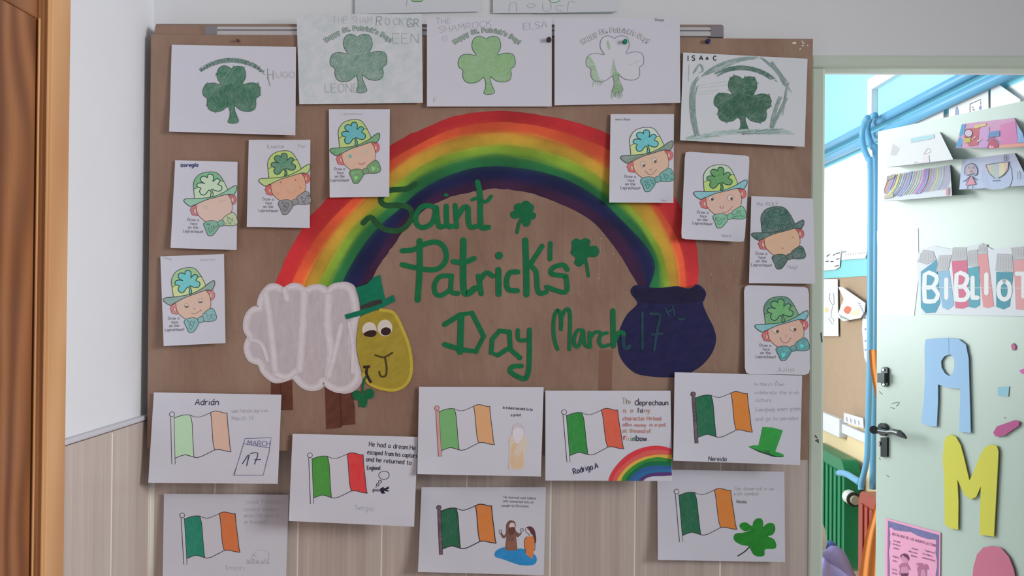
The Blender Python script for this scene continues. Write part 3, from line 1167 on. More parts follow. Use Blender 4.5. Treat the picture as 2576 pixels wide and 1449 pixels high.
# ---- painted pot
cp = crop(1340, 660, 4.529)
pot = [(1115, 320), (1150, 270), (1200, 258), (1290, 280), (1450, 290), (1640, 270), (1750, 290), (1860, 250), (1930, 280), (1975, 350), (1960, 420), (1940, 470), (1990, 600),
       (2060, 740), (2090, 870), (2060, 1000), (1990, 1110), (1880, 1210), (1700, 1300), (1520, 1310), (1350, 1300), (1190, 1270), (1080, 1190), (1000, 1080), (970, 960),
       (970, 850), (1010, 720), (1080, 590), (1190, 480), (1170, 420), (1130, 370)]
a = Art(KL(0))
a.fill(cp(pot), mat((27, 25, 62), 'paint', KB, 0.5, 0.35), True, 4)
a.fill(cp([(1150, 300), (1300, 300), (1640, 290), (1860, 275), (1950, 350), (1920, 440), (1600, 470), (1220, 450)]), mat((26, 20, 48), 'paint', KB, 0.45, 0.3))
a.line(cp([(1700, 280), (1780, 290), (1840, 265)]), 2.5, mat((150, 60, 30)))
a.build('pot', kr, 'painted dark blue pot at the rainbow end')

# ---- painted lettering
ct = crop(880, 440, 2.684)
m_gr = mat((14, 92, 54), 'paint', KB, 0.45, 0.3)
m_gr_dim = mat((30, 70, 40), 'paint', KB, 0.45, 0.6)
m_gr_pot = mat((30, 54, 66), 'paint', KB, 0.45, 0.5)
a = Art(KL(0.0002))
a.line(ct([(90, 325), (140, 285), (190, 335), (250, 372), (350, 370), (418, 290), (400, 222), (320, 205), (240, 205), (208, 165), (265, 105), (380, 95), (440, 62)]), 14, m_gr_dim)
for pts in ([(584, 226), (550, 210), (515, 208), (480, 220), (452, 262), (447, 320), (485, 355), (545, 335), (572, 285), (580, 222)],):
    a.line(ct(pts), 13, m_gr)
for pts, w in (([(585, 220), (592, 300), (606, 350), (640, 345)], 13), ([(652, 210), (655, 320), (672, 350), (695, 345)], 13), ([(712, 205), (722, 352)], 12),
               ([(725, 285), (768, 222), (798, 222), (800, 300), (815, 352), (860, 345)], 13), ([(862, 48), (880, 140), (882, 300), (892, 355), (935, 354)], 14),
               ([(828, 168), (862, 158), (920, 182), (955, 145)], 9)):
    a.line(ct(pts), w, m_gr)
a.fill(ct(circle(650, 136, 17, 11)), m_gr)
lt = a.build('lettering', kr, 'green painted words')
a = Art(KL(0.0002))
for pts, w in (([(472, 445), (472, 640), (458, 845)], 15), ([(355, 512), (430, 505), (500, 470), (575, 452), (630, 478), (652, 540), (636, 600), (575, 640), (470, 632), (355, 606)], 13),
               ([(688, 682), (612, 685), (572, 740), (580, 802), (622, 812), (680, 775)], 12), ([(688, 680), (684, 785), (732, 800)], 12),
               ([(768, 442), (766, 620), (770, 775), (795, 802), (848, 765)], 16), ([(700, 585), (770, 592), (840, 563)], 13), ([(870, 682), (888, 802)], 13),
               ([(885, 705), (922, 660), (968, 684)], 12), ([(1004, 640), (1006, 805)], 15), ([(1135, 655), (1082, 660), (1060, 712), (1070, 772), (1132, 782)], 13),
               ([(1185, 440), (1192, 620), (1194, 808)], 15), ([(1215, 612), (1300, 480)], 12), ([(1225, 615), (1258, 655), (1266, 760), (1285, 800), (1328, 790)], 12),
               ([(1355, 460), (1353, 570)], 11), ([(1470, 640), (1442, 608), (1375, 625), (1362, 668), (1450, 682), (1462, 700), (1458, 792), (1330, 757)], 12)):
    a.line(ct(pts), w, m_gr, n=4)
a.fill(ct(circle(1008, 545, 25, 26)), m_gr)
a.build('lettering', kr, 'green painted words')
a = Art(KL(0.0002))
for pts, w, sm_ in (([(640, 1010), (745, 945), (825, 932), (905, 1090), (852, 1192), (745, 1178), (640, 1145)], 13, False), ([(752, 950), (745, 1195)], 16, False),
               ([(1080, 1062), (1012, 1052), (962, 1110), (955, 1200), (1000, 1218), (1060, 1178)], 12, False), ([(1078, 1058), (1085, 1178), (1150, 1235)], 12, False),
               ([(1135, 1048), (1142, 1115), (1205, 1112)], 10, True), ([(1214, 1045), (1212, 1280), (1195, 1365), (1165, 1375), (1085, 1330), (1100, 1295), (1160, 1290)], 12, True)):
    a.line(ct(pts), w, m_gr, smooth=sm_)
    if not sm_:
        for p in ct(pts)[1:-1]:
            a.fill(circle(p[0], p[1], w / 2, n=8), m_gr, False)
a.build('lettering', kr, 'green painted words')
a = Art(KL(0.0006))
for pts, w in (([(285, 990), (245, 860), (242, 650), (285, 542), (318, 600), (325, 765)], 9), ([(325, 765), (335, 620), (390, 530), (428, 600), (420, 990)], 9),
               ([(575, 775), (520, 772), (478, 850), (482, 945), (530, 950), (575, 800)], 9), ([(580, 790), (596, 930), (640, 962), (660, 960)], 9),
               ([(650, 800), (655, 960)], 9), ([(662, 860), (715, 795), (765, 795)], 8.5), ([(850, 805), (785, 822), (758, 900), (800, 960), (868, 938)], 9), ([(916, 550), (918, 700), (922, 955)], 12.5),
               ([(935, 905), (975, 810), (1030, 800), (1035, 860)], 11)):
    a.line(cp(pts), w, m_gr)
for pts, w in (([(1035, 850), (1035, 940), (1060, 980), (1105, 955)], 10), ([(1250, 570), (1250, 990)], 7), ([(1340, 588), (1450, 600), (1425, 740), (1402, 880), (1385, 1000)], 7),
               ([(1355, 822), (1480, 812)], 6), ([(1510, 525), (1550, 605)], 5), ([(1550, 560), (1600, 540), (1612, 605)], 5), ([(1590, 495), (1615, 560)], 4), ([(1650, 640), (1690, 650), (1728, 638)], 5)):
    a.line(cp(pts), w, m_gr_pot)
a.build('lettering', kr, 'green painted words')

# ---- painted clovers
a = Art(KL(0.0002))
for cx_, cy_, rx_, ry_ in ((1142, 222, 34, 32), (1190, 205, 34, 30), (1215, 222, 30, 30), (1118, 268, 34, 28), (1222, 275, 36, 28), (1192, 312, 30, 38)):
    a.fill(ct(circle(cx_, cy_, rx_, ry_)), m_sham)
a.fill(ct(circle(1172, 258, 38, 36)), m_sham)
a.line(ct([(1168, 280), (1142, 330), (1130, 388)]), 8, m_sham)
a.build('painted_clover', kr)
a = Art(KL(0.0002))
a.fill(ct([(1500, 450), (1530, 428), (1560, 440), (1590, 425), (1625, 445), (1620, 480), (1665, 480), (1685, 520), (1660, 555), (1610, 555), (1590, 590), (1550, 620), (1515, 595), (1525, 560),
           (1492, 530), (1500, 495)]), m_sham)
a.line(ct([(1592, 570), (1602, 620), (1612, 682)]), 8, m_sham)
a.build('painted_clover', kr)

# ================================================================== SHEETS WITH SHAMROCKS
T0 = 0.064
SH_T = [(118, 152), (1200, 152), (1200, 925), (118, 925)]          # template sheet
sham_out = [(632, 338), (600, 320), (560, 314), (522, 342), (508, 396), (520, 440), (545, 482), (480, 470), (420, 480), (390, 530), (395, 580), (430, 610), (428, 660), (450, 705),
            (500, 722), (560, 710), (600, 676), (614, 676), (628, 720), (625, 770), (612, 810), (660, 820), (703, 803), (690, 760), (670, 710), (666, 668), (676, 668), (720, 702), (790, 712),
            (838, 690), (850, 640), (845, 600), (880, 570), (882, 510), (860, 470), (800, 460), (730, 475), (755, 420), (755, 370), (735, 325), (690, 315), (655, 322)]


def tmap(src, sheet, du=0.0, dv=0.0):
    h = homog(src, UNIT)

    def f(p):
        u, v = h(*p)
        return sheet.hi(u + du, v + dv)
    return f


S_DEF = {
    'a': ([(432, 112.5), (745, 118), (743, 340.6), (425.5, 331)], T0, T0 + .008, "solid dark green shamrock on white paper, top left of the poster"),
    'b': ([(746, 35), (1061, 35), (1063.8, 259), (753, 262)], T0 + .001, T0 + .004, "pencil-smudged paper with a streaky mid-green shamrock"),
    'c': ([(1074, 44), (1388, 44), (1388, 268), (1074, 268)], T0 + .001, T0 + .003, "paper with an evenly coloured light green shamrock, beside the uncoloured one"),
    'd': ([(1395, 46), (1710, 43), (1711.6, 259), (1395, 265)], T0 + .002, T0 + .004, "paper with a mostly uncoloured shamrock, only its stem and left leaf scribbled green"),
    'e': ([(1718.7, 132), (2031.5, 147.7), (2024, 369.5), (1710.8, 353)], T0 + .002, T0 + .010, "dark green shamrock inside a scribbled green house outline, top right of the poster"),
}
SHS = {}
for k, (c, t0, t1, lab) in S_DEF.items():
    pm = {'a': None, 'b': smudge_mat((132, 160, 152), 0.75), 'c': None, 'd': None, 'e': smudge_mat((168, 184, 180), 0.5)}[k]
    SHS[k] = Sheet('shamrock_drawing', c, t0, t1, lab, 'drawing', 'shamrock colouring sheets', pm, curl=(0, 0, .006 if k in 'ad' else .002, .003), rnd=0.0)

HAPPY = "Happy St. Patrick's Day!"
st_col = {'a': ((30, 98, 66), .28, 0.9), 'b': ((78, 122, 98), .5, 0.7), 'c': ((112, 156, 98), .35, 0.8), 'd': ((196, 192, 198), .0, .6), 'e': ((18, 84, 54), .25, 0.3)}
for k, s in SHS.items():
    rgb, am, rot = st_col[k]
    shift = {'a': (.04, .0), 'b': (.03, -.0), 'c': (0, 0), 'd': (0, 0), 'e': (-.012, .0)}[k]
    du, dv = shift
    tf = tmap(SH_T, s, du, dv)
    if k == 'a':
        tf = tmap(SH_T, s, 0.012, 0.022)
    if k == 'b':
        tf = tmap(SH_T, s, 0.005, 0.015)
    if k == 'e':
        tf = tmap(SH_T, s, 0.012, 0.025)
    a = s.art(tf)
    if k == 'd':
        a.fill(sham_out, mat((181, 180, 188)))
        m1 = mat((92, 142, 78), 'pencil', KB, .8, .55, .1)
        m2 = mat((112, 156, 100), 'pencil', KB, .8, .75, .1)
        q = lambda pts: [(x - 1110, y) for x, y in pts]
        a.fill(q([(1718, 660), (1745, 640), (1785, 655), (1775, 720), (1812, 800), (1765, 825), (1722, 808), (1738, 730)]), m1)
        a.fill(q([(1502, 500), (1530, 500), (1570, 560), (1600, 660), (1620, 720), (1570, 715), (1535, 660), (1535, 600), (1505, 560)]), m2)
        a.fill(q([(1672, 370), (1690, 360), (1705, 420), (1690, 440)]), m2)
        for i in range(16):
            x = random.uniform(1715, 1800)
            a.line(q([(x, random.uniform(760, 820)), (x + random.uniform(-20, 25), random.uniform(835, 880))]), random.uniform(.8, 1.8), m1, bump=False, caps=False)
        for i in range(12):
            x = random.uniform(1700, 1780)
            a.line(q([(x, 655), (1735 + (x - 1740) * .2, random.uniform(520, 600))]), random.uniform(.5, 1.2), m2, bump=False, caps=False)
        for i in range(10):
            x = random.uniform(1560, 1640)
            a.line(q([(x, 700), (x + random.uniform(-20, 20), random.uniform(730, 770))]), .8, m2, bump=False, caps=False)
        a.line(q([(1735, 530), (1745, 640)]), 1.0, m1)
        a.line(q([(1870, 575), (1920, 555), (1965, 535)]), 1.2, m2)
    else:
        m1 = mat(rgb, 'pencil', KB, .8, am, rot)
        a.fill(sham_out, m1)
        if k in 'ae':
            a.fill([(600, 480), (720, 500), (830, 560), (800, 680), (700, 640), (560, 690), (450, 640), (480, 560)], mat(tuple(int(x * .93) for x in rgb), 'pencil', KB, .8, am * .8, rot + .8))
            for i in range(46):
                j = random.randrange(len(sham_out))
                x, y = sham_out[j]
                an = random.uniform(0, 2 * PI)
                a.line([(x, y), (x + 16 * math.cos(an), y + 16 * math.sin(an))], 1.6, m1, bump=False, caps=False)
    a.line(sham_out, 1.5 if k != 'e' else 1.2, mat((70, 88, 76)) if k != 'd' else GREY, closed=True)
    a.build('shamrock', s.o)
    # arched words
    a = s.art(tf)
    cy, R = 690, 424
    if k in 'bcd':
        out_m = mat((112, 124, 120)) if k != 'd' else mat((136, 134, 138))
        in_m = {'b': mat((150, 164, 158)), 'c': mat((146, 160, 146)), 'd': mat((194, 191, 196))}[k]
        a.arc_text(HAPPY, 637, cy, R - 12, -41.5, 43, 34, 4.4, out_m)
        a.arc_text(HAPPY, 637, cy, R - 12, -41.5, 43, 34, 2.0, in_m)
    else:
        base = mat((84, 116, 102), 'pencil', KB, .8, .3, .9) if k == 'a' else mat((34, 88, 66), 'pencil', KB, .8, .35, .5)
        arc = [(637 + (R + 2) * math.sin(math.radians(t)), cy - (R + 2) * math.cos(math.radians(t))) for t in range(-40, 42, 5)]
        if k == 'e':
            arc = [(x, y - 23) for x, y in arc[1:]]
        a.scribble(arc, 12 if k == 'a' else 11, 26 if k == 'a' else 24, base, 1.6)
        if k == 'a':
            a.arc_text(HAPPY, 637, cy, R - 8, -40, 41, 26, 1.5, mat((66, 84, 80)))
            for i in range(40):
                t = random.uniform(-40, 40)
                x, y = 637 + (R + random.uniform(-14, 16)) * math.sin(math.radians(t)), cy - (R + random.uniform(-10, 24)) * math.cos(math.radians(t))
                a.line([(x, y), (x + 22, y - random.uniform(-6, 10) + t * .3)], 1.0, base, bump=False, caps=False)
        else:
            for i in range(30):
                t = random.uniform(-38, 40)
                x, y = 637 + (R + random.uniform(-10, 10)) * math.sin(math.radians(t)), cy - 23 - (R + random.uniform(-10, 12)) * math.cos(math.radians(t))
                a.line([(x, y), (x + 24, y - random.uniform(-6, 8) + t * .4)], 1.2, base, bump=False, caps=False)
    a.build('arched_lettering', s.o)

PEN = mat((150, 152, 154))
PEN2 = mat((118, 128, 128))
c1 = crop(340, 0, 3.45)
c2 = crop(1040, 0, 3.45)
c3 = crop(1640, 20, 3.814)


def words(sheet, cf, items, name='handwriting'):
    a = sheet.art()
    for it in items:
        s, x, y, h, w, m = it[:6]
        kw = it[6] if len(it) > 6 else {}
        (px, py), (px2, py2) = cf([(x, y), (x, y - h)])
        a.text(s, px, py, abs(py - py2), w, m, **kw)
    return a.build(name, sheet.o)


words(SHS['a'], c1, [('H', 1150, 690, 80, 1.3, PEN2), ('UGO', 1225, 672, 50, 1.0, PEN, {'sx': 1.3})])
a = SHS['a'].art()
a.line(c1([(1150, 595), (1155, 680), (1172, 745)]), 1.6, PEN2)
a.build('pencil_stroke', SHS['a'].o)
words(SHS['b'], c1, [('THE SHAM', 1715, 200, 55, .8, FAINT), ('R', 2090, 222, 80, 1.2, PEN2, {'slant': .1}), ('O', 2170, 215, 60, .9, PEN), ("CK'S", 2240, 215, 60, .9, PEN), ('GR', 2360, 235, 70, 1.2, PEN2),
                     ('EEN', 2235, 375, 85, 1.0, PEN, {'sx': 1.2}), ('LEONEL', 1650, 800, 75, 1.0, PEN, {'sx': 1.0})])
words(SHS['c'], c2, [('THE', 195, 205, 45, .9, PEN, {'sx': 1.3}), ('SHAMROCK', 225, 285, 55, .8, PEN, {'ang': -.13, 'sx': 1.25}), ('IS', 250, 360, 50, .7, FAINT), ('ELSA', 958, 258, 58, 1.0, PEN, {'ang': -.1, 'sx': 1.2}),
                     ('F', 178, 890, 40, .9, PEN)])
words(SHS['d'], c2, [('Diego', 2100, 182, 22, 1.0, GREY, {'sx': 1.1})])
words(SHS['e'], c3, [('I', 343, 508, 50, 2.2, INK), ('S', 385, 505, 48, 2.2, INK), ('A', 458, 500, 44, 2.2, INK), ('A', 520, 498, 30, 2.2, INK), ('C', 590, 502, 42, 2.2, INK)], 'handwriting')
a = SHS['e'].art()
mg = mat((92, 126, 112), 'pencil', KB, .8, .5, .5)
ml = mat((150, 176, 166), 'pencil', KB, .8, .7, .25)
a.fill(c3([(330, 1260), (520, 1200), (760, 1165), (1000, 1165), (1200, 1160), (1370, 1205), (1250, 1215), (950, 1205), (700, 1215), (480, 1265)]), ml)
strokes = [([(440, 1245), (395, 1080), (380, 900), (400, 740), (465, 650)], 8), ([(445, 1240), (410, 1060), (405, 850), (440, 720)], 5), ([(480, 660), (640, 550), (850, 490), (1040, 475)], 5),
           ([(490, 650), (700, 560), (900, 490), (1050, 480)], 4), ([(1040, 475), (1170, 580), (1290, 740), (1340, 835)], 4), ([(1150, 515), (1240, 640), (1300, 720)], 4), ([(1210, 620), (1250, 720), (1300, 770)], 3),
           ([(1310, 710), (1280, 850), (1250, 1070)], 3), ([(1295, 860), (1200, 1050), (1140, 1180)], 5), ([(1235, 850), (1180, 1000), (1135, 1180)], 5), ([(360, 545), (355, 700)], 2), ([(400, 630), (460, 540), (490, 600), (440, 640)], 3),
           ([(460, 740), (600, 720), (720, 705)], 1.4), ([(460, 765), (720, 738)], 1.2), ([(470, 800), (640, 785)], 1.2), ([(440, 830), (600, 812)], 1.2), ([(510, 720), (600, 660)], 3),
           ([(330, 1255), (600, 1195), (850, 1170)], 2), ([(420, 1275), (700, 1215), (950, 1200)], 2), ([(900, 1200), (1200, 1190), (1370, 1210)], 2), ([(920, 1180), (1180, 1160), (1340, 1185)], 1.6),
           ([(1100, 715), (1180, 670)], 4), ([(1120, 735), (1185, 680)], 3), ([(1150, 690), (1205, 735)], 2.6)]
a.unit = 1.0
for pts, w in strokes:
    if w > 2.2:
        a.scribble(c3(pts), w * 1.5, int(w * 1.7) + 2, mg, 1.3)
    else:
        a.line(c3(pts), w * .7, ml)
for k in range(40):
    x = random.uniform(330, 1150)
    y = 1255 - (x - 330) * .1 if x < 800 else 1205
    y += random.uniform(-30, 10)
    a.line(c3([(x, y), (x + random.uniform(80, 200), y - random.uniform(5, 30))]), .9, mg, bump=False, caps=False)
a.build('house_scribble', SHS['e'].o)

# two sheets cut off by the top of the photograph
for c, lab, lines in (([(893, -192), (1208, -196), (1208, 29), (893, 35)], "pale paper high on the wall, green clover foot at its bottom edge, left of two",
                       None), ([(1240, -194), (1553, -196), (1551, 32), (1240, 33)], "pale paper high on the wall with faint pencil letters, right of two", None)):
    s = Sheet('shamrock_drawing', c, .003, .006, lab, 'drawing', 'shamrock colouring sheets', smudge_mat((176, 188, 182), 0.45))
    a = s.art()
    if c[0][0] < 1000:
        tf = tmap(SH_T, s, 0.0, 0.0)
        a2 = s.art(lambda p: (p[0], p[1]))
        a2.fill([(1036, -40), (1062, -40), (1064, -2), (1050, 3), (1034, 0)], mat((120, 170, 110), 'pencil', KB, .8, .4, .4))
        a2.line([(1034, -30), (1035, 0), (1050, 4), (1064, 0), (1062, -30)], 1.6, mat((90, 110, 90)))
        a2.line([(1026, -10), (1022, 14)], 1.2, PEN)
        a2.fill(smooth_closed([(1036, -150), (990, -130), (985, -90), (1036, -50), (1090, -90), (1085, -130)]), mat((120, 170, 110), 'pencil', KB, .8, .4, .4), False)
        a2.build('shamrock', s.o)
    else:
        a.fill([(1380, -60), (1410, -60), (1410, -2), (1396, 6), (1382, 2)], mat((176, 196, 180), 'pencil', KB, .8, .4, .4))
        a.line([(1382, -30), (1382, 0), (1396, 6), (1410, -2), (1408, -30)], 1.6, mat((100, 120, 104)))
        a.fill(smooth_closed([(1394, -160), (1340, -130), (1335, -90), (1394, -50), (1450, -90), (1445, -130)]), mat((150, 180, 150), 'pencil', KB, .8, .4, .4), False)
        a.build('shamrock', s.o)
        b2 = s.art()
        b2.line([(1281, 30), (1282, 12), (1292, 5), (1300, 12), (1299, 30)], .9, PEN)
        b2.line(circle(1336, 14, 10, 5), .9, PEN, closed=True)
        b2.line([(1366, 8), (1366, 24), (1376, 28), (1386, 22), (1386, 6)], .9, PEN)
        b2.line([(1418, 14), (1402, 14), (1400, 24), (1416, 28)], .8, PEN)
        b2.line([(1428, 28), (1432, 4), (1448, 6)], .9, PEN)
        b2.line([(1354, 33), (1430, 31.5), (1550, 30)], 3, mat((140, 152, 148)), taper=lambda t: .3 + .7 * t)
        b2.build('handwriting', s.o)

# ================================================================== LEPRECHAUN SHEETS
LT = [(125, 135), (985, 103), (1005, 1305), (170, 1345)]
crown_up = [(285, 553), (275, 480), (290, 410), (340, 340), (420, 300), (520, 285), (590, 300), (640, 350), (682, 408), (630, 415), (560, 470), (440, 490), (330, 527)]
crown_lo = [(285, 553), (330, 527), (440, 490), (560, 470), (630, 415), (682, 408), (735, 520), (700, 560), (560, 635), (440, 665), (303, 680)]
crown = [(303, 682), (285, 560), (275, 480), (290, 410), (340, 340), (420, 300), (520, 285), (590, 300), (640, 350), (690, 430), (738, 525)]
brim = [(165, 715), (190, 695), (300, 683), (440, 665), (560, 635), (700, 560), (790, 490), (840, 462), (858, 475), (855, 530), (810, 600), (740, 590), (600, 640), (460, 690), (340, 755), (270, 795), (210, 770), (170, 735)]
emb = [(430, 462), (385, 440), (365, 400), (385, 365), (430, 360), (457, 378), (460, 340), (490, 322), (530, 335), (542, 380), (535, 425), (580, 382), (620, 390), (630, 420), (603, 458), (650, 480), (660, 520), (630, 555), (570, 550),
       (522, 532), (545, 590), (545, 632), (515, 640), (520, 590), (505, 550), (480, 560), (455, 600), (420, 625), (380, 610), (365, 570), (382, 532), (340, 520), (322, 490), (345, 460), (400, 455)]
face = [(335, 765), (340, 830), (365, 895), (420, 950), (480, 985), (560, 1000), (640, 975), (740, 905), (795, 835), (808, 760), (790, 670), (760, 605), (740, 588), (600, 640), (460, 690), (350, 748)]
hair_l = [(270, 795), (330, 760), (340, 830), (365, 908), (330, 912), (285, 902), (270, 862), (256, 842), (272, 815)]
hair_r = [(742, 592), (800, 588), (845, 612), (860, 660), (850, 700), (822, 725), (806, 718), (792, 660)]
bow_l = [(445, 1020), (480, 980), (560, 962), (625, 980), (646, 1030), (620, 1090), (575, 1152), (545, 1162), (510, 1158), (478, 1090)]
bow_k = [(628, 978), (690, 943), (712, 1004), (655, 1032)]
bow_r = [(690, 930), (750, 870), (810, 835), (850, 858), (882, 940), (876, 985), (830, 1010), (740, 1015), (702, 1005)]
L_DEF = [
    ([(440.7, 402.9), (597.5, 407.3), (595.3, 629), (429, 623.7)], .149, -.006, dict(up=(96, 160, 112), lo=(184, 208, 170), em=(188, 210, 178), br=(118, 172, 142), ha=(172, 98, 104), fa=(202, 172, 156), b1=(98, 154, 128), b2=(166, 180, 138)), 'marks',
     "small leprechaun sheet with a pale clover on a green hat, blue pen name above it", .006),
    ([(625.8, 351.6), (780.8, 351.6), (779.2, 573.5), (620.7, 571)], .157, -.006, dict(up=(160, 184, 88), lo=(164, 188, 92), em=(70, 122, 90), br=(160, 186, 96), ha=(188, 74, 72), fa=(206, 152, 116), b1=(116, 116, 118), b2=(122, 122, 124)), 'dots',
     "small leprechaun sheet with a grey bow tie and lime hat", .005),
    ([(827.4, 274.8), (980.7, 274.8), (979.2, 495), (829.4, 497)], -.01, -.019, dict(up=(160, 184, 100), lo=(164, 186, 98), em=(74, 160, 166), br=(84, 144, 88), ha=(200, 86, 86), fa=(212, 172, 146), b1=(84, 132, 74), b2=(86, 132, 76)), 'teal',
     "small leprechaun sheet with teal dot eyes and speckled green bow tie", .005),
    ([(403.3, 645), (563.5, 639), (567.3, 863), (411.7, 870.6)], 0, 0, dict(up=(140, 174, 118), lo=(182, 194, 124), em=(92, 176, 178), br=(118, 146, 138), ha=(188, 112, 112), fa=(202, 168, 146), b1=(108, 160, 160), b2=(108, 160, 160)), 'sleepy',
     "small leprechaun sheet with sleepy half-closed eyes, lowest on the left side", .012),
    ([(1536, 287), (1695.6, 287), (1694, 510.5), (1532.4, 509.5)], .147, .017, dict(up=(180, 192, 184), lo=(182, 198, 120), em=(84, 172, 178), br=(104, 126, 108), ha=(204, 88, 88), fa=(214, 176, 146), b1=(84, 150, 144), b2=(82, 150, 142)), 'smile',
     "small leprechaun sheet covering the right of the rainbow, teal clover on its hat", .008),
    ([(1723.4, 381), (1886, 392), (1873, 609), (1713.4, 601)], .14, -.011, dict(up=(170, 192, 164), lo=(164, 192, 90), em=(78, 140, 74), br=(108, 170, 178), ha=(204, 84, 84), fa=(212, 172, 152), b1=(100, 164, 130), b2=(100, 164, 130)), 'wide',
     "small leprechaun sheet with a blue brim and lime hat band, wide-set eyes", .010),
    ([(1890, 493), (2045, 499.8), (2051, 714), (1884, 712.5)], 0, -.017, dict(up=(26, 80, 66), lo=(26, 80, 66), em=(30, 86, 70), br=(28, 84, 70), ha=(182, 78, 82), fa=(220, 176, 136), b1=(32, 78, 64), b2=(32, 78, 64)), 'blank',
     "small leprechaun sheet with an all dark green hat and bow tie", .006),
    ([(1871.4, 717), (2034.7, 722), (2037.4, 943), (1874, 941)], .14, -.017, dict(up=(64, 124, 92), lo=(88, 146, 88), em=(88, 158, 92), br=(98, 168, 170), ha=(200, 84, 84), fa=(214, 172, 150), b1=(58, 134, 134), b2=(58, 134, 134)), 'grin',
     "small leprechaun sheet with a green clover hat and blue brim, lowest on the right side", .004),
]
m_out = mat((62, 70, 66))
LSH = []
for i, (c, du, dv, co, ft, lab, lift) in enumerate(L_DEF):
    s = Sheet('leprechaun_drawing', c, T0 + .002, T0 + .002 + lift, lab, 'drawing', 'leprechaun colouring sheets', None, curl=(0, 0, .008 if i in (4, 5) else .002, .003), rnd=.035 if i == 7 else (.02 if i == 5 else 0))
    LSH.append(s)
    tf = tmap(LT, s, du, dv)
    P_ = lambda rgb, am=.28, rot=.7: mat(rgb, 'pencil', KB, .8, am, rot)
    h = s.art(tf)
    h.fill(crown_up, P_(co['up'])).fill(crown_lo, P_(co['lo']), False).fill(brim, P_(co['br'], .3, .2))
    h.line(crown, 1.5, m_out)
    h.line([(285, 553), (330, 527)], 1.3, m_out).line([(630, 412), (682, 406)], 1.3, m_out)
    h.line(brim, 1.7, m_out, closed=True)
    ho = h.build('hat', s.o)
    e = s.art(tf)
    e.layer = 9
    e.fill(emb, P_(co['em'], .22, .4))
    e.line(emb, 2.1 if i != 6 else 1.0, mat((44, 72, 62)), closed=True)
    e.build('clover_emblem', ho)
    f = s.art(tf)
    f.layer = 1
    f.fill(hair_l, P_(co['ha'], .25)).fill(hair_r, P_(co['ha'], .25))
    f.line(hair_l, 1.0, mat((120, 60, 62)), closed=True).line(hair_r, 1.0, mat((120, 60, 62)), closed=True)
    f.fill(circle(322, 852, 17, 34, rot=-.25), P_(co['fa'])).line(circle(322, 852, 17, 34, rot=-.25), 1.0, mat((130, 90, 84)), closed=True)
    f.fill(circle(808, 662, 17, 34, rot=-.1), P_(co['fa'])).line(circle(808, 662, 17, 34, rot=-.1), 1.0, mat((130, 90, 84)), closed=True)
    f.build('hair', s.o)
    f = s.art(tf)
    f.layer = 1
    f.fill(face, P_(co['fa'], .30, 1.1))
    f.line(face[:12], 1.3, mat((104, 74, 70)))
    brn = mat((122, 96, 88))
    lid = mat((206, 190, 180))
    if ft == 'sleepy':
        for x, y in ((480, 800), (668, 738)):
            f.fill(circle(x, y, 28, 30), lid).fill([(x - 28, y + 8), (x, y + 4), (x + 26, y), (x + 20, y + 24), (x - 16, y + 28)], mat((106, 92, 90)))
            f.line(circle(x, y, 28, 30)[6:14], .8, brn)
        f.line([(548, 908), (600, 905), (655, 872)], 1.2, brn).line([(660, 850), (680, 872)], 1.4, brn).line([(572, 835), (585, 845), (600, 832)], .8, brn)
        f.fill(circle(398, 815, 22, 28), mat((190, 168, 150)))
    elif ft == 'smile':
        for x, y in ((468, 800), (618, 738)):
            f.fill(circle(x, y, 32, 38), lid).line(circle(x, y, 32, 38), .8, brn, closed=True)
            f.fill(circle(x + 12, y + 16, 17, 20), mat((96, 84, 84)))
        f.line([(500, 885), (575, 938), (650, 862)], 1.2, brn).line([(560, 860), (572, 872), (584, 858)], 1.0, brn)
    elif ft == 'wide':
        for x, y, r in ((400, 768, 36), (655, 735, 42)):
            f.fill(circle(x, y, r, r), lid).line(circle(x, y, r, r), .8, brn, closed=True)
            f.fill(circle(x + 16, y + 8, 17, 20), mat((84, 70, 70)))
        f.line([(530, 858), (535, 885), (562, 888), (572, 856)], 1.2, brn).line([(560, 945), (630, 930), (690, 850)], 1.0, brn)
    elif ft == 'teal':
        f.fill(circle(451, 792, 26, 26), mat((110, 160, 150))).fill(circle(679, 720, 22, 24), mat((160, 170, 156)))
        f.fill([(560, 870), (610, 888), (668, 858), (650, 895), (615, 908), (580, 896)], mat((176, 120, 124)))
    elif ft == 'dots':
        f.fill(circle(470, 730, 10, 12), mat((140, 96, 80))).fill(circle(665, 690, 10, 12), mat((150, 106, 84)))
        f.line([(560, 850), (620, 872), (690, 820)], .8, mat((180, 120, 100))).fill(circle(735, 790, 12, 16), mat((190, 122, 96)))
        f.fill(circle(440, 885, 12, 10), mat((198, 130, 112)))
    elif ft == 'blank':
        f.fill(circle(713, 720, 9, 10), mat((150, 110, 88))).fill(circle(581, 880, 12, 9), mat((160, 118, 94))).fill(circle(420, 800, 7, 7), mat((186, 146, 112)))
    elif ft == 'grin':
        for x, y in ((440, 770), (668, 730)):
            f.fill([(x - 45, y - 10), (x - 10, y - 30), (x + 35, y - 10), (x + 25, y + 30), (x - 20, y + 22)], lid).line([(x - 48, y - 8), (x - 20, y + 24), (x + 25, y + 32)], .9, brn)
            f.fill(circle(x + 20, y + 2, 20, 22), mat((96, 72, 66)))
        f.line([(495, 850), (525, 908), (590, 918), (640, 845)], 1.3, brn).line([(555, 830), (590, 810), (575, 850)], .8, mat((180, 140, 124)))
    else:
        f.line([(430, 790), (480, 770), (460, 810), (500, 800)], .8, mat((160, 146, 130))).line([(620, 700), (680, 690), (720, 670), (640, 690)], .8, mat((170, 160, 142)))
        f.line([(420, 760), (700, 660)], 2.0, mat((190, 172, 150)))
    f.build('face', s.o)
    b = s.art(tf)
    b.layer = 3
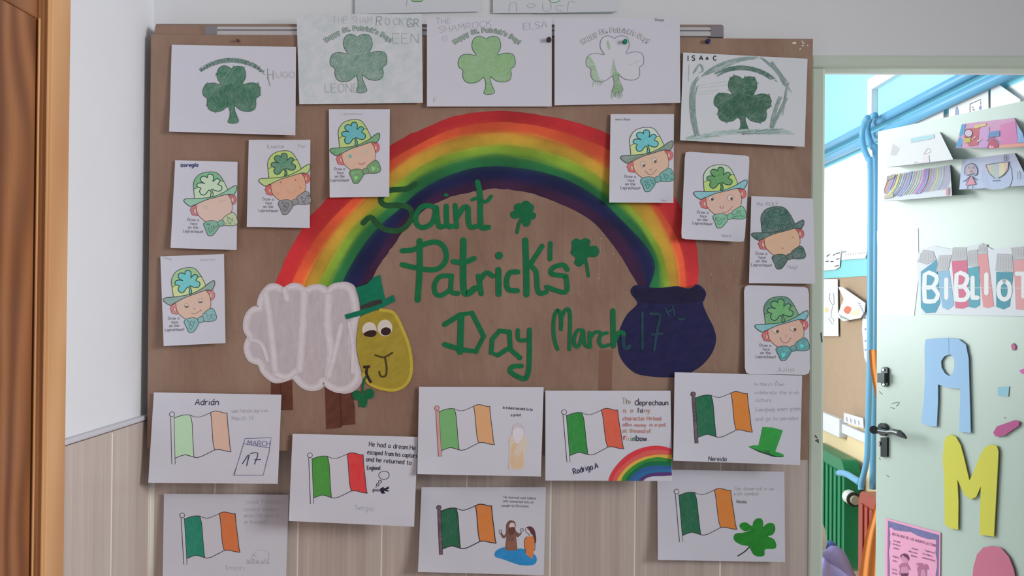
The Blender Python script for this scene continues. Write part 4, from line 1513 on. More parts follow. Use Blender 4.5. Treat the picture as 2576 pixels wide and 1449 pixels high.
    for pts, cc in ((bow_l, co['b1']), (bow_r, co['b2']), (bow_k, co['b1'])):
        b.fill(pts, P_(cc, .3, .3)).line(pts, 1.3, m_out, closed=True)
    dk = mat(tuple(int(x * .66) for x in co['b1']))
    lt_ = mat(tuple(min(205, int(x * 1.35) + 14) for x in co['b1']))
    if i != 6:
        for cx_, cy_ in ((540, 1085), (780, 950)):
            pts = [(cx_ + math.cos(q) * (26 + 8 * math.cos(3 * q + 1)), cy_ + math.sin(q) * (26 + 8 * math.cos(3 * q + 1))) for q in [k * 2 * PI / 14 for k in range(14)]]
            if i in (2, 7):
                b.fill(pts, lt_)
            else:
                b.line(pts, 1.0, dk, closed=True)
        for k in range(22):
            if k % 2:
                x, y = random.uniform(480, 620), random.uniform(1000, 1060)
            else:
                x, y = random.uniform(730, 860), random.uniform(890, 990)
            if abs(x - 780) < 36 and abs(y - 950) < 30:
                continue
            b.line(circle(x, y, 9, 6, n=6, rot=random.random())[:5], .9, lt_ if i in (2, 7) else dk, bump=False, caps=False)
    b.build('bow_tie', s.o)
    t = s.art(tf)
    for txt, x, y, hh in (('Draw a', 236, 990, 36), ('face', 274, 1040, 34), ('on the', 248, 1090, 36), ('Leprechaun!', 190, 1146, 38)):
        t.text(txt, x, y, hh, 1.05, GREY, ang=-.035, sx={'Draw a': 1.0, 'face': 1.05, 'on the': .98, 'Leprechaun!': .96}[txt])
    t.build('caption', s.o)

c4 = crop(380, 330, 4.529)
c5 = crop(380, 620, 5.367)
c6 = crop(800, 250, 5.367)
c7r = crop(1500, 270, 3.917)
c8r = crop(1820, 470, 2.957)
words(LSH[0], c4, [('o', 340, 408, 50, 2.2, NAVY), ('oregla', 375, 405, 42, 2.0, NAVY, {'slant': .2, 'sx': 1.05})], 'name')
words(LSH[1], c4, [('Lucia', 1330, 190, 38, .9, GREY, {'sx': 1.6}), ('Paz', 1680, 188, 38, .8, PEN)], 'name')
words(LSH[2], c6, [('Leprechaun', 320, 208, 30, .7, FAINT, {'sx': 1.4})], 'name')
words(LSH[3], c5, [('Romy', 175, 165, 30, .8, FAINT, {'ang': .2, 'sx': 1.2}), ('Martin', 670, 200, 34, .8, FAINT, {'ang': -.06, 'sx': 1.5})], 'name')
words(LSH[4], c7r, [('mario Rose', 190, 128, 22, .9, PEN2), ('Rosa', 645, 926, 18, .7, FAINT)], 'name')
words(LSH[5], c7r, [('Nora', 1240, 1278, 28, .9, PEN, {'sx': 1.2})], 'name')
words(LSH[6], c8r, [('My ROLF', 250, 140, 26, .9, PEN, {'sx': 1.2}), ('Hugt', 480, 610, 28, .8, PEN)], 'name')
words(LSH[7], c8r, [('Julia', 395, 1374, 32, .9, PEN, {'sx': 1.6})], 'name')

# ================================================================== FLAG SHEETS
FT = [(118, 122), (1808, 125), (1830, 1342), (118, 1335)]
fg = [(400, 465), (480, 432), (550, 418), (612, 420), (640, 520), (660, 700), (680, 880), (695, 985), (640, 970), (580, 955), (520, 970), (450, 1000), (430, 820), (412, 620)]
fw_top = [(612, 420), (660, 440), (720, 447), (790, 425), (875, 385)]
fo = [(875, 385), (930, 362), (1000, 370), (1050, 385), (1095, 385), (1110, 520), (1140, 700), (1160, 840), (1178, 908), (1110, 900), (1050, 885), (1010, 880), (960, 885), (935, 800), (915, 650), (895, 480)]
fw = fw_top + [(895, 480), (915, 650), (935, 800), (960, 885), (860, 940), (780, 980), (720, 990), (695, 985), (680, 880), (660, 700), (640, 520)]
pole = [(357, 450), (400, 445), (452, 1082), (410, 1084)]
F_DEF = [
    ([(387, 987), (708, 993), (698.8, 1217), (373, 1214.8)], .004, dict(g=(164, 194, 162), o=(222, 184, 164), p=None), "flag sheet with pale green and peach bars and a calendar page sketch", .014),
    ([(412.6, 1241.8), (726.4, 1244.5), (719, 1469), (409, 1465)], .002, dict(g=(20, 120, 96), o=(214, 116, 62), p=None), "flag sheet with teal green and orange bars, bottom left corner of the display", .01),
    ([(736, 1091), (1051, 1099), (1041.6, 1325), (726.4, 1310.5)], .004, dict(g=(62, 134, 48), o=(204, 52, 52), p=None), "flag sheet with green and red bars and a thought bubble over a small dark figure", .012),
    ([(1054, 973), (1367.7, 974), (1360.7, 1198.7), (1050, 1192.7)], .004, dict(g=(102, 156, 96), o=(218, 164, 116), p=(182, 132, 130)), "flag sheet with soft green and tan bars, pink pole and a faint robed figure", .012),
    ([(1060.4, 1225.7), (1373.5, 1225.7), (1367.8, 1447), (1051.4, 1438.8)], .002, dict(g=(18, 88, 58), o=(212, 124, 56), p=(88, 54, 62)), "flag sheet with two robed figures on a blue puddle, bottom centre", .016),
    ([(1372, 982.7), (1686.8, 983), (1691, 1210), (1372, 1208.7)], .004, dict(g=(34, 124, 48), o=(214, 92, 66), p=None), "flag sheet with a small bright rainbow in its lower right corner", .006),
    ([(1697, 936.4), (2018, 944.5), (2012.5, 1170), (1693.7, 1159)], .006, dict(g=(16, 94, 62), o=(222, 134, 48), p=(76, 54, 56)), "flag sheet with a green top hat drawn at its lower right", .008),
    ([(1653.5, 1181), (1973, 1186.6), (1975, 1414), (1655, 1408.7)], .003, dict(g=(20, 92, 62), o=(224, 134, 54), p=None), "flag sheet with a large six-lobed green clover at its lower right", .010),
]
FSH = []
for i, (c, t_, co, lab, lift) in enumerate(F_DEF):
    base = T0 if i not in (1, 4, 7) else 0.03
    tt = base + t_
    tb = base + t_ + lift if i not in (1, 4, 7) else 0.014 + lift
    if i in (1, 4, 7):
        tt = 0.016 + t_
        tb = tt + lift
    s = Sheet('flag_drawing', c, tt, tb, lab, 'drawing', 'flag colouring sheets', None, curl=(0 if i != 4 else .01, 0 if i != 4 else .006, .004, .006)) if i != 5 else Sheet('flag_drawing', c, tt, tb, lab, 'drawing', 'flag colouring sheets', None)
    FSH.append(s)
    tf = tmap(FT, s)
    f = s.art(tf)
    P_ = lambda rgb, am=.07, rot=1.4: mat(rgb, 'pencil', KB, .75, am, rot)
    f.fill(fg, P_(co['g']), False).fill(fo, P_(co['o']), False).fill(fw, mat((180, 178, 186)), False)
    lw = 2.2 if i == 4 else 1.5
    f.line(fg[:4], lw, INK).line(fg[3:8], lw, INK).line(fg[7:12], lw, INK).line(fw_top, lw * .8, INK).line(fo[:5], lw, INK).line(fo[4:9], lw, INK).line(fo[8:13], lw, INK).line(fo[12:] + [fo[0]], lw, INK)
    f.line([(960, 885), (860, 940), (780, 980), (720, 990), (695, 985)], lw, INK)
    fl_o = f.build('flag', s.o)
    p = s.art(tf)
    pc = mat(co['p'], 'pencil', KB, .8, .2, .3) if co['p'] else mat((181, 180, 188))
    oc = INK if not co['p'] or i in (4, 6) else mat((130, 80, 84))
    p.fill(pole, pc, False).line(pole, 1.3, oc, closed=True, smooth=False)
    p.fill(circle(372, 412, 32, 32), pc).line(circle(372, 412, 32, 32), 1.3, oc, closed=True)
    p.build('flag_pole', s.o)

cf1 = crop(340, 960, 2.963)
cf3 = crop(700, 1060, 4.997)
cf4 = crop(1030, 950, 5.368)
cf5 = crop(1030, 1190, 5.595)
cf6 = crop(1350, 960, 5.368)
cf7 = crop(1640, 920, 2.738)
LIGHTP = mat((158, 162, 166))
s = FSH[0]
words(s, cf1, [('Adrián', 447, 174, 44, 1.9, mat((44, 42, 66)), {'slant': .15, 'sx': 1.05})], 'name')
words(s, cf1, [("saint Patricks day is on", 718, 232, 26, .9, FAINT, {'sx': .72, 'ang': -.02}), ('March 17', 722, 290, 32, .9, LIGHTP, {'sx': .95, 'ang': -.02})])
a = s.art()
bl_ = mat((98, 100, 140))
a.line(cf1([(818, 425), (1015, 417), (1000, 520), (955, 697), (735, 698), (770, 590), (815, 440)]), 1.6, bl_, smooth=False, closed=True)
a.line(cf1([(808, 462), (900, 478), (1000, 494)]), 1.4, bl_)
a.line(cf1([(740, 690), (755, 640), (735, 695)]), 2.0, bl_, smooth=False)
(x_, y_), = cf1([(838, 474)])
a.text('MARCH', x_, y_, 12.5, 1.4, bl_, ang=.05, sx=1.08)
dkb = mat((60, 58, 90))
a.line(cf1([(800, 612), (840, 550)]), 2.2, dkb).line(cf1([(850, 545), (832, 625)]), 2.4, dkb).line(cf1([(862, 535), (915, 535), (890, 615)]), 2.2, dkb).line(cf1([(890, 582), (935, 580)]), 2, dkb)
a.build('calendar_sketch', s.o)

s = FSH[1]
words(s, cf1, [('Iman', 675, 1405, 36, 1.0, LIGHTP, {'sx': 1.5})], 'name')
words(s, cf1, [('Saint Patrick', 822, 912, 32, .8, FAINT, {'sx': 1.05}), ('tended sheeps', 808, 966, 30, .8, FAINT, {'sx': 1.0}), ('when he was 16', 812, 1012, 30, .8, FAINT, {'sx': .95}), ('in Ireland', 812, 1060, 30, .8, FAINT, {'sx': 1.0})])
a = s.art()
a.line(cf1([(880, 1300), (900, 1265), (940, 1255), (985, 1265), (1000, 1300), (975, 1340)]), .9, FAINT)
a.line(cf1([(905, 1310), (880, 1290), (870, 1315), (890, 1330)]), 1.0, LIGHTP)
for k in range(18):
    x = 835 + k * 9.5
    a.line(cf1([(x, 1360), (x + random.uniform(-4, 8), random.uniform(1315, 1345))]), .9, LIGHTP, bump=False, caps=False)
a.build('sheep_sketch', s.o)

s = FSH[2]
bk = mat((54, 50, 62))
words(s, cf3, [('He had a dream.He', 1142, 312, 58, 1.5, bk, {'ang': .085, 'sx': .90}), ('escaped from his captors', 1120, 412, 54, 1.5, bk, {'ang': .075, 'sx': .75}), ('and he returned to', 1105, 500, 54, 1.5, bk, {'ang': .08, 'sx': .92}),
               ('England', 1118, 608, 50, 1.5, bk, {'ang': .02, 'sx': .72})])
words(s, cf3, [('Sergio', 965, 1110, 64, 1.0, LIGHTP, {'ang': .08, 'sx': 1.0})], 'name')
a = s.art()
a.line(cf3([(1265, 670), (1285, 640), (1330, 625), (1380, 640), (1395, 680), (1370, 720), (1315, 730), (1275, 705)]), 1.4, bk, closed=True)
a.line(cf3(circle(1280, 757, 18)), 1.6, bk, closed=True).line(cf3(circle(1250, 797, 16)), 1.6, bk, closed=True).fill(cf3(circle(1230, 828, 6)), bk)
a.fill(cf3([(1190, 855), (1280, 855), (1290, 870), (1280, 882), (1205, 880), (1200, 895), (1192, 893)]), mat((110, 106, 112)))
a.line(cf3([(1198, 852), (1196, 893)]), 1.6, bk, smooth=False)
dn = mat((34, 32, 50))
a.fill(cf3([(1280, 850), (1310, 830), (1330, 825), (1325, 840), (1380, 835), (1392, 848), (1360, 858), (1388, 870), (1385, 882), (1330, 875), (1340, 900), (1310, 908), (1290, 890)]), dn)
a.line(cf3([(1360, 838), (1390, 825)]), 2.4, dn).line(cf3([(1300, 890), (1335, 900)]), 3, dn)
a.build('dreaming_figure', s.o)

s = FSH[3]
words(s, cf4, [('In Ireland decided to be', 1262, 420, 36, .95, mat((76, 72, 82)), {'ang': .07, 'sx': .78}), ('a priest', 1372, 520, 36, .95, mat((76, 72, 82)), {'sx': .82})])
a = s.art()
m_p1 = mat((202, 182, 160), 'pencil', KB, .8, .45, .2)
m_p2 = mat((206, 172, 130), 'pencil', KB, .8, .3, .2)
a.fill(cf4([(1390, 700), (1410, 640), (1470, 615), (1530, 640), (1555, 700), (1540, 780), (1400, 780)]), mat((176, 170, 176)))
a.fill(cf4([(1345, 840), (1385, 765), (1430, 800), (1520, 800), (1555, 770), (1588, 860), (1580, 970), (1552, 1070), (1550, 1225), (1445, 1236), (1340, 1232), (1345, 1100), (1350, 960)]), m_p1)
a.fill(cf4([(1400, 880), (1450, 890), (1530, 880), (1540, 1000), (1530, 1210), (1370, 1210), (1365, 1060), (1375, 950)]), m_p2)
a.fill(cf4([(1395, 730), (1420, 690), (1470, 670), (1530, 700), (1540, 770), (1500, 850), (1455, 890), (1410, 830)]), mat((194, 188, 194)))
a.build('robed_figure', s.o)

s = FSH[4]
words(s, cf5, [('He learned and talked', 1330, 355, 34, .9, GREY, {'ang': .04, 'sx': 1.0}), ('and converted lots of', 1322, 408, 34, .9, GREY, {'ang': .05, 'sx': .95}), ('people to Christians', 1305, 472, 34, .9, GREY, {'ang': .03, 'sx': .9})])
a = s.art()
m_blue = mat((40, 122, 176), 'paint', KB, .6, .25)
m_br = mat((104, 68, 56), 'pencil', KB, .8, .1, 1.3)
m_br2 = mat((122, 76, 54), 'pencil', KB, .8, .1, 1.3)
m_or = mat((216, 122, 56), 'pencil', KB, .8, .08, 1.3)
skin = mat((196, 176, 178))
a.fill(cf5([(1200, 1150), (1215, 1100), (1270, 1065), (1340, 1045), (1440, 1080), (1560, 1060), (1640, 1085), (1740, 1130), (1785, 1180), (1790, 1240), (1750, 1290), (1650, 1300), (1540, 1290), (1420, 1250), (1310, 1210), (1220, 1185)]), m_blue)
a.build('blue_puddle', s.o)
a = s.art()
a.layer = 2
a.fill(cf5([(1370, 880), (1480, 820), (1500, 880), (1510, 960), (1520, 1085), (1430, 1092), (1345, 1085), (1355, 980)]), m_br2, False)
a.fill(cf5([(1360, 790), (1365, 720), (1400, 675), (1440, 665), (1485, 690), (1495, 740), (1490, 800), (1540, 850), (1565, 835), (1580, 850), (1525, 905), (1490, 870), (1470, 950), (1385, 950), (1375, 890), (1340, 918), (1310, 910), (1280, 855), (1300, 845), (1330, 880), (1355, 850)]), m_br)
a.fill(cf5([(1405, 760), (1415, 710), (1450, 700), (1478, 715), (1480, 765), (1440, 768)]), skin)
a.fill(cf5([(1390, 800), (1420, 765), (1480, 765), (1490, 820), (1450, 870), (1400, 860)]), mat((96, 60, 54)))
a.line(cf5(circle(1282, 822, 20, 24)), 1.0, INK, closed=True).line(cf5(circle(1585, 802, 20, 22)), 1.0, INK, closed=True)
a.build('brown_robed_figure', s.o)
a = s.art()
a.layer = 2
a.fill(cf5([(1640, 770), (1690, 750), (1740, 770), (1770, 830), (1785, 930), (1775, 990), (1750, 960), (1740, 880), (1690, 840), (1650, 790)]), mat((84, 54, 58)))
a.fill(cf5([(1640, 770), (1670, 790), (1705, 840), (1690, 860), (1650, 840), (1635, 800)]), skin)
a.line(cf5([(1637, 780), (1645, 830), (1680, 858), (1690, 885)]), 1.1, INK)
a.fill(cf5([(1645, 895), (1740, 890), (1762, 960), (1755, 1080), (1725, 1222), (1640, 1190), (1635, 1060), (1618, 1040), (1622, 960)]), m_or, False)
a.line(cf5([(1640, 1190), (1625, 1050), (1620, 950), (1650, 895)]), 1.0, INK).line(cf5([(1760, 1090), (1770, 1040), (1762, 960)]), 1.0, INK)
a.build('orange_robed_figure', s.o)

s = FSH[5]
A1, A2, A3 = mat((176, 118, 112)), mat((70, 66, 74)), mat((172, 128, 106))
G1 = mat((96, 116, 100))
words(s, cf6, [('T', 1150, 305, 84, 1.7, A1), ('h', 1212, 305, 70, 1.7, G1), ('e', 1242, 303, 62, 1.5, A3), ('d', 1330, 318, 92, 2.0, A2), ('eprechaun', 1388, 318, 66, 2.0, A2, {'sx': .98}),
               ('is', 1170, 415, 54, 1.6, A1), ('a', 1272, 415, 54, 1.6, A1), ('fe', 1362, 420, 62, 1.5, A2), ('i', 1430, 418, 62, 1.8, A2), ('ny', 1462, 418, 58, 1.6, A3),
               ('character.', 1168, 525, 56, 1.6, A1, {'sx': .92}), ('He', 1495, 520, 50, 1.5, A3), ('had', 1582, 525, 54, 1.6, A1, {'sx': .95}),
               ('all', 1165, 605, 54, 1.5, A1), ('his', 1228, 605, 50, 1.3, A1, {'sx': .8}), ('money', 1325, 608, 44, 1.4, A1, {'sx': 1.0}), ('is a pot', 1530, 605, 50, 1.5, A1, {'sx': .95}),
               ('at the', 1165, 688, 52, 1.5, A3, {'sx': .98}), ('end', 1365, 692, 52, 1.5, A1), ('of', 1490, 692, 50, 1.5, A3),
               ('r', 1180, 782, 66, 2.4, mat((176, 60, 60))), ('a', 1225, 792, 56, 1.6, mat((212, 196, 160))), ('i', 1272, 800, 66, 1.9, mat((150, 160, 90))), ('n', 1298, 800, 62, 2.2, mat((70, 110, 100))),
               ('b', 1345, 798, 72, 2.2, mat((60, 64, 90))), ('ow.', 1395, 800, 62, 2.0, A2, {'sx': 1.05})])
words(s, cf6, [('Rodrigo.A', 505, 1252, 74, 2.2, mat((50, 46, 76)), {'ang': -.26, 'sx': .82})], 'name')
RB = [(205, 58, 68), (216, 92, 84), (214, 170, 74), (52, 122, 48), (22, 96, 62), (44, 82, 136), (40, 96, 140), (76, 48, 104)]
RBo = [[(970, 1340), (1000, 1250), (1080, 1130), (1200, 1010), (1330, 930), (1480, 880), (1620, 865), (1740, 880), (1824, 910)],
       [(1025, 1340), (1055, 1260), (1130, 1160), (1250, 1060), (1380, 980), (1500, 938), (1620, 922), (1740, 930), (1824, 955)],
       [(1085, 1340), (1110, 1280), (1190, 1180), (1300, 1090), (1420, 1030), (1540, 1000), (1640, 985), (1824, 990)],
       [(1140, 1340), (1165, 1280), (1230, 1200), (1330, 1120), (1450, 1060), (1560, 1030), (1660, 1020), (1824, 1050)],
       [(1195, 1340), (1215, 1300), (1280, 1220), (1370, 1150), (1480, 1090), (1580, 1075), (1700, 1075), (1824, 1085)],
       [(1245, 1340), (1275, 1290), (1340, 1230), (1430, 1170), (1530, 1140), (1650, 1135), (1824, 1145)],
       [(1300, 1340), (1330, 1300), (1390, 1250), (1470, 1210), (1570, 1185), (1680, 1180), (1824, 1185)],
       [(1365, 1340), (1395, 1310), (1450, 1275), (1530, 1240), (1640, 1225), (1824, 1225)],
       [(1440, 1340), (1470, 1310), (1520, 1290), (1570, 1278), (1700, 1275), (1826, 1268)]]
rbp = None
for b in range(8):
    a = s.art()
    a.layer = 1
    o_, i_ = smooth_open(RBo[b], 3), smooth_open(RBo[b + 1], 3)
    a.fill(cf6(o_ + i_[::-1]), mat(RB[b], 'paint', KB, .6, .15), False)
    if rbp is None:
        rbp = a.build('small_rainbow', s.o)
    else:
        a.build('rainbow_band', rbp)

s = FSH[6]
words(s, cf7, [('In March 17', 708, 138, 22, .9, LIGHTP, {'sx': 1.1}), ('we', 880, 138, 22, .9, LIGHTP), ('th', 855, 112, 10, .7, LIGHTP), ('celebrate the Irish', 712, 196, 24, .9, LIGHTP, {'sx': 1.12}), ('culture', 716, 248, 24, .9, LIGHTP, {'sx': 1.1}),
               ('Everybody wears green', 718, 316, 26, .9, LIGHTP, {'sx': .84, 'ang': -.03}), ('and go to parades', 716, 378, 24, .9, LIGHTP, {'sx': 1.12, 'ang': -.02})])
words(s, cf7, [('Nereida', 392, 655, 30, 1.6, mat((76, 70, 90)), {'sx': .92, 'ang': .02})], 'name')
a = s.art()
m_h = mat((48, 138, 62), 'paint', KB, .7, .25)
a.fill(cf7([(762, 422), (830, 425), (902, 445), (880, 510), (850, 590), (905, 610), (910, 628), (880, 630), (800, 605), (700, 575), (665, 557), (700, 548), (735, 548), (750, 480)]), m_h, False)
a.fill(cf7([(668, 560), (760, 590), (840, 612), (905, 630), (840, 628), (740, 595)]), mat((40, 70, 48)), False)
a.fill(cf7([(782, 540), (820, 545), (808, 598), (768, 585)]), mat((66, 74, 56)), False)
a.build('top_hat_drawing', s.o)

s = FSH[7]
words(s, cf7, [('The shamrock is an', 565, 858, 24, .9, LIGHTP, {'sx': .98}), ('irish symbol', 566, 893, 24, 1.0, LIGHTP, {'sx': 1.0}), ('Natalia', 585, 945, 22, 1.1, GREY, {'sx': .75, 'ang': .05})])
a = s.art()
m_c = mat((34, 118, 40), 'paint', KB, .7, .35)
a.fill(cf7([(690, 1130), (640, 1140), (605, 1110), (615, 1085), (650, 1080), (690, 1105), (700, 1075), (725, 1052), (755, 1055), (768, 1085), (765, 1110), (800, 1085), (840, 1090), (850, 1130), (830, 1165), (800, 1175), (840, 1195), (857, 1235),
            (845, 1260), (780, 1265), (775, 1305), (740, 1315), (700, 1300), (675, 1255), (665, 1242), (620, 1235), (575, 1210), (563, 1180), (580, 1155), (630, 1150)]), m_c)
a.line(cf7([(672, 1248), (640, 1280), (593, 1310)]), 3, mat((56, 66, 56)))
a.line(cf7([(690, 1130), (710, 1180), (690, 1200)]), 1.4, mat((24, 92, 34))).line(cf7([(700, 1190), (790, 1170)]), 1.4, mat((24, 92, 34)))
a.build('clover_drawing', s.o)

# ---- push pins
for (px, py), rgb, lab, r in (((600, 103), (84, 62, 56), 'tiny brown tack in the kraft paper above the top left shamrock sheet', .0035), ((1381, 101), (52, 48, 54), 'black push pin at the right edge of the light green shamrock sheet', .0058),
                              ((1572, 106), (30, 110, 84), 'green push pin in the uncoloured shamrock sheet', .0055), ((1780, 105), (44, 40, 84), 'dark blue push pin near the right end of the rail', .0055)):
    t = {600: TK, 1381: T0 + .0025, 1572: T0 + .003, 1780: TK}[px]
    p0 = W(px, py, t)
    mb = MB()
    mp_ = mat(rgb, 'ink', KB, .3)
    ax = Vector((0, -1, 0))
    mb.tube([p0 - ax * .002, p0 + ax * .002, p0 + ax * .0025, p0 + ax * .008, p0 + ax * .0095, p0 + ax * .011], [r * .95, r, r * .55, r * .5, r * .9, r * .75], mp_, 14)
    o = mb.build('push_pin', smooth=False)
    tag(o, lab, 'push pin', 'push pins on the board')

# ================================================================== CLASSROOM DOOR LEAF
FRE = W(2207, 800, -0.78)
_zt = W(2213, 330, -0.78).z
_lo, _hi = -0.3, 0.75
for _ in range(40):
    _m = (_lo + _hi) / 2
    if W(2576, 253, -_m).z > _zt:
        _hi = _m
    else:
        _lo = _m
_q = W(2576, 253, -_lo)
FRE.z = 0
_dir = Vector((_q.x - FRE.x, _q.y - FRE.y, 0)).normalized()
HIN = FRE + _dir * ((0.07 - FRE.y) / _dir.y)
print('leaf', FRE, HIN, (HIN - FRE).length, _zt)
dl = (FRE - HIN).normalized()
nl = Vector((dl.y, -dl.x, 0))            # candidate normal
if nl.dot(CAM - HIN) < 0:
    nl = -nl


def LP(px, py, off=0.0):
    return hitplane(px, py, HIN + nl * off, nl)


m_leaf = plaster_mat('leaf_enamel', (196, 212, 200), KR, 0.02)
m_leaf.node_tree.nodes['Principled BSDF'].inputs['Roughness'].default_value = 0.33
ftop = LP(2213, 330)
fre_p = LP(2206, 800)
ztop = ftop.z
leaf = empty('door_2', (HIN.x, HIN.y, 0))
struct(leaf, 'open grey-green classroom door covered with cut-out letters', 'door')
mb = MB()
wlen = (Vector((fre_p.x, fre_p.y, 0)) - HIN).length
c0 = HIN
q = [c0, c0 + dl * wlen]
th = 0.04
for zz in (0.01, ztop):
    for p in (q[0], q[1], q[1] - nl * th, q[0] - nl * th):
        mb.v.append(Vector((p.x, p.y, zz)))
for f in ((3, 2, 1, 0), (4, 5, 6, 7), (0, 1, 5, 4), (1, 2, 6, 5), (2, 3, 7, 6), (3, 0, 4, 7)):
    mb.f.append(f)
    mb.m.append(mb.mi(m_leaf))
mb.build('panel', leaf)

m_dark = metal_mat('dark_metal', (62, 66, 66), 0.3, 1.0, 0.85)
m_chr = metal_mat('steel', (170, 172, 170), 0.3, 1.0, 0.85)


def lbox(px0, py0, px1, py1, d0, d1, m, bev=0.003, name='lock', parent=None, rounded=False):
    """a plate on the leaf between two photograph points"""
    cpt = [LP(px0, py0), LP(px1, py0), LP(px1, py1), LP(px0, py1)]
    if rounded:
        xs = [(px0 + px1) / 2 + (px1 - px0) / 2 * math.cos(a) for a in [k * PI / 8 for k in range(16)]]
        ys = [(py0 + (px1 - px0) / 2 if math.sin(a) < 0 else py1 - (px1 - px0) / 2) + (px1 - px0) / 2 * math.sin(a) for a in [k * PI / 8 for k in range(16)]]
        cpt = [LP(x, y) for x, y in zip(xs, ys)]
    mbb = MB()
    solid(mbb, cpt, nl, d0, d1, m)
    return mbb.build(name, parent)


def solid(mbb, pts, n, d0, d1, m):
    k = len(pts)
    b = len(mbb.v)
    mbb.v += [p + n * d0 for p in pts] + [p + n * d1 for p in pts]
    mi = mbb.mi(m)
    mbb.f.append(tuple(b + i for i in range(k))); mbb.m.append(mi)
    mbb.f.append(tuple(b + k + i for i in reversed(range(k)))); mbb.m.append(mi)
    for i in range(k):
        j = (i + 1) % k
        mbb.f.append((b + i, b + k + i, b + k + j, b + j)); mbb.m.append(mi)


lk = lbox(2221, 923, 2238, 973, 0, .008, m_dark, name='bolt_lock', parent=leaf, rounded=True)
mbx = MB()
solid(mbx, [LP(x, y) for x, y in ((2219, 938), (2237, 938), (2237, 962), (2219, 962))], nl, .008, .02, m_dark)
for x, y in ((2228, 930), (2229, 967)):
    solid(mbx, [LP(a_, b_) for a_, b_ in circle(x, y, 3.2, n=10)], nl, .008, .011, m_chr)
mbx.build('bolt_housing', lk)
lk = lbox(2220, 1100, 2236, 1149, 0, .008, m_dark, name='key_plate', parent=leaf)
mbx = MB()
solid(mbx, [LP(a_, b_) for a_, b_ in circle(2216, 1116, 4.5, 6.5, n=12)], nl, .0, .012, m_chr)
mbx.build('key_cylinder', lk)
mb = MB()
pb_ = LP(2226, 1080)
mb.tube([pb_, pb_ + nl * .012], .020, m_dark, 18)
mb.tube([pb_ + nl * .012, pb_ + nl * .045], .008, m_dark, 12)
hd = mb.build('handle_rose', leaf)
mb = MB()
lev = [(2198, 1083), (2215, 1084), (2232, 1087), (2248, 1086), (2262, 1090), (2272, 1096), (2280, 1102)]
mb.tube([LP(x, y, .047) for x, y in lev], [.011, .008, .0065, .009, .0105, .008, .003], m_dark, 12)
mb.tube([LP(2198, 1081, .036), LP(2198, 1081, .062)], .0125, m_dark, 16)
mb.build('lever', hd)
a = Art(LP)
for pts in ([(2212, 985), (2219, 992)], [(2244, 1015), (2262, 1012), (2255, 1022)], [(2230, 1195), (2236, 1200)], [(2212, 1152), (2214, 1156)], [(2526, 1050), (2530, 1052)], [(2240, 1025), (2250, 1028)]):
    a.line(pts, 1.6, mat((120, 128, 120), 'ink', KR))
a.build('paint_chip', leaf)


class LeafSheet:
    """paper stuck on the door leaf; outline in photograph coordinates"""
    def __init__(self, name, outline, d0, d1, rgb, label, cat, group=None, k=KR, style='plain', sm=False, bend=None):
        self.d1 = d1
        pts = smooth_closed(outline, 4) if sm else outline
        mbb = MB()
        self.bend = bend
        m_ = mat(rgb, style, k, .7, .25)
        if bend:
            # folded sheet: lower edge stands off the door
            h = homog(outline, UNIT)
            hi = homog(UNIT, outline)
            self.h = h
            N = 10
            for j in range(N + 1):
                for i in range(N + 1):
                    x, y = hi(i / N, j / N)
                    mbb.v.append(self.P(x, y))
            for j in range(N):
                for i in range(N):
                    a_ = j * (N + 1) + i
                    mbb.f.append((a_, a_ + N + 1, a_ + N + 2, a_ + 1))
                    mbb.m.append(mbb.mi(m_))
            # back half of the fold, down to the door
            lo = [hi(i / N, 1) for i in range(N + 1)]
            b0 = len(mbb.v)
            for x, y in lo:
                mbb.v.append(self.P(x, y))
            for x, y in lo:
                pp = self.P(x, y)
                dd = (pp - HIN).dot(nl)
                mbb.v.append(pp - nl * (dd - .002) + Vector((0, 0, .004)))
            for i in range(N):
                mbb.f.append((b0 + i, b0 + N + 1 + i, b0 + N + 2 + i, b0 + i + 1))
                mbb.m.append(mbb.mi(m_))
        else:
            solid(mbb, [LP(x, y) for x, y in pts], nl, d0, d1, m_)
        self.o = mbb.build(name, smooth=bool(bend))
        tag(self.o, label, cat, group)

    def P(self, x, y, off=0.0):
        if self.bend:
            u, v = self.h(x, y)
            return LP(x, y, self.d1 + self.bend * max(0, v) ** 1.12 + off * 3)
        return LP(x, y, self.d1 + off)

    def art(self):
        return Art(self.P)


R_ = lambda rgb, st='ink', am=.3, rot=.7: mat(rgb, st, KR, .75, am, rot)
cl1 = crop(2180, 250, 4.997)
d1 = LeafSheet('folded_paper', [(2240, 353), (2364, 332), (2398, 401), (2228, 421)], 0, .003, (246, 244, 242), 'almost blank white folded paper, upper left on the open door', 'paper', 'folded pictures on the door', bend=.05)
a = d1.art()
a.fill(cl1([(555, 490), (845, 440), (850, 490), (555, 545)]), R_((196, 226, 232)), False)
a.line(cl1([(715, 690), (770, 615), (800, 660), (715, 690)]), 1.0, R_((226, 200, 196)))
a.fill(cl1([(700, 800), (715, 720), (780, 700), (790, 790)]), R_((244, 230, 236)), False)
a.line(cl1([(600, 800), (615, 785), (635, 795)]), 1.2, R_((220, 190, 190)))
for k in range(7):
    a.line(cl1([(330 + 12 * k, 560 + 8 * k), (300 + 10 * k, 700)]), .8, R_((240, 228, 232)))
a.build('faint_drawing', d1.o)

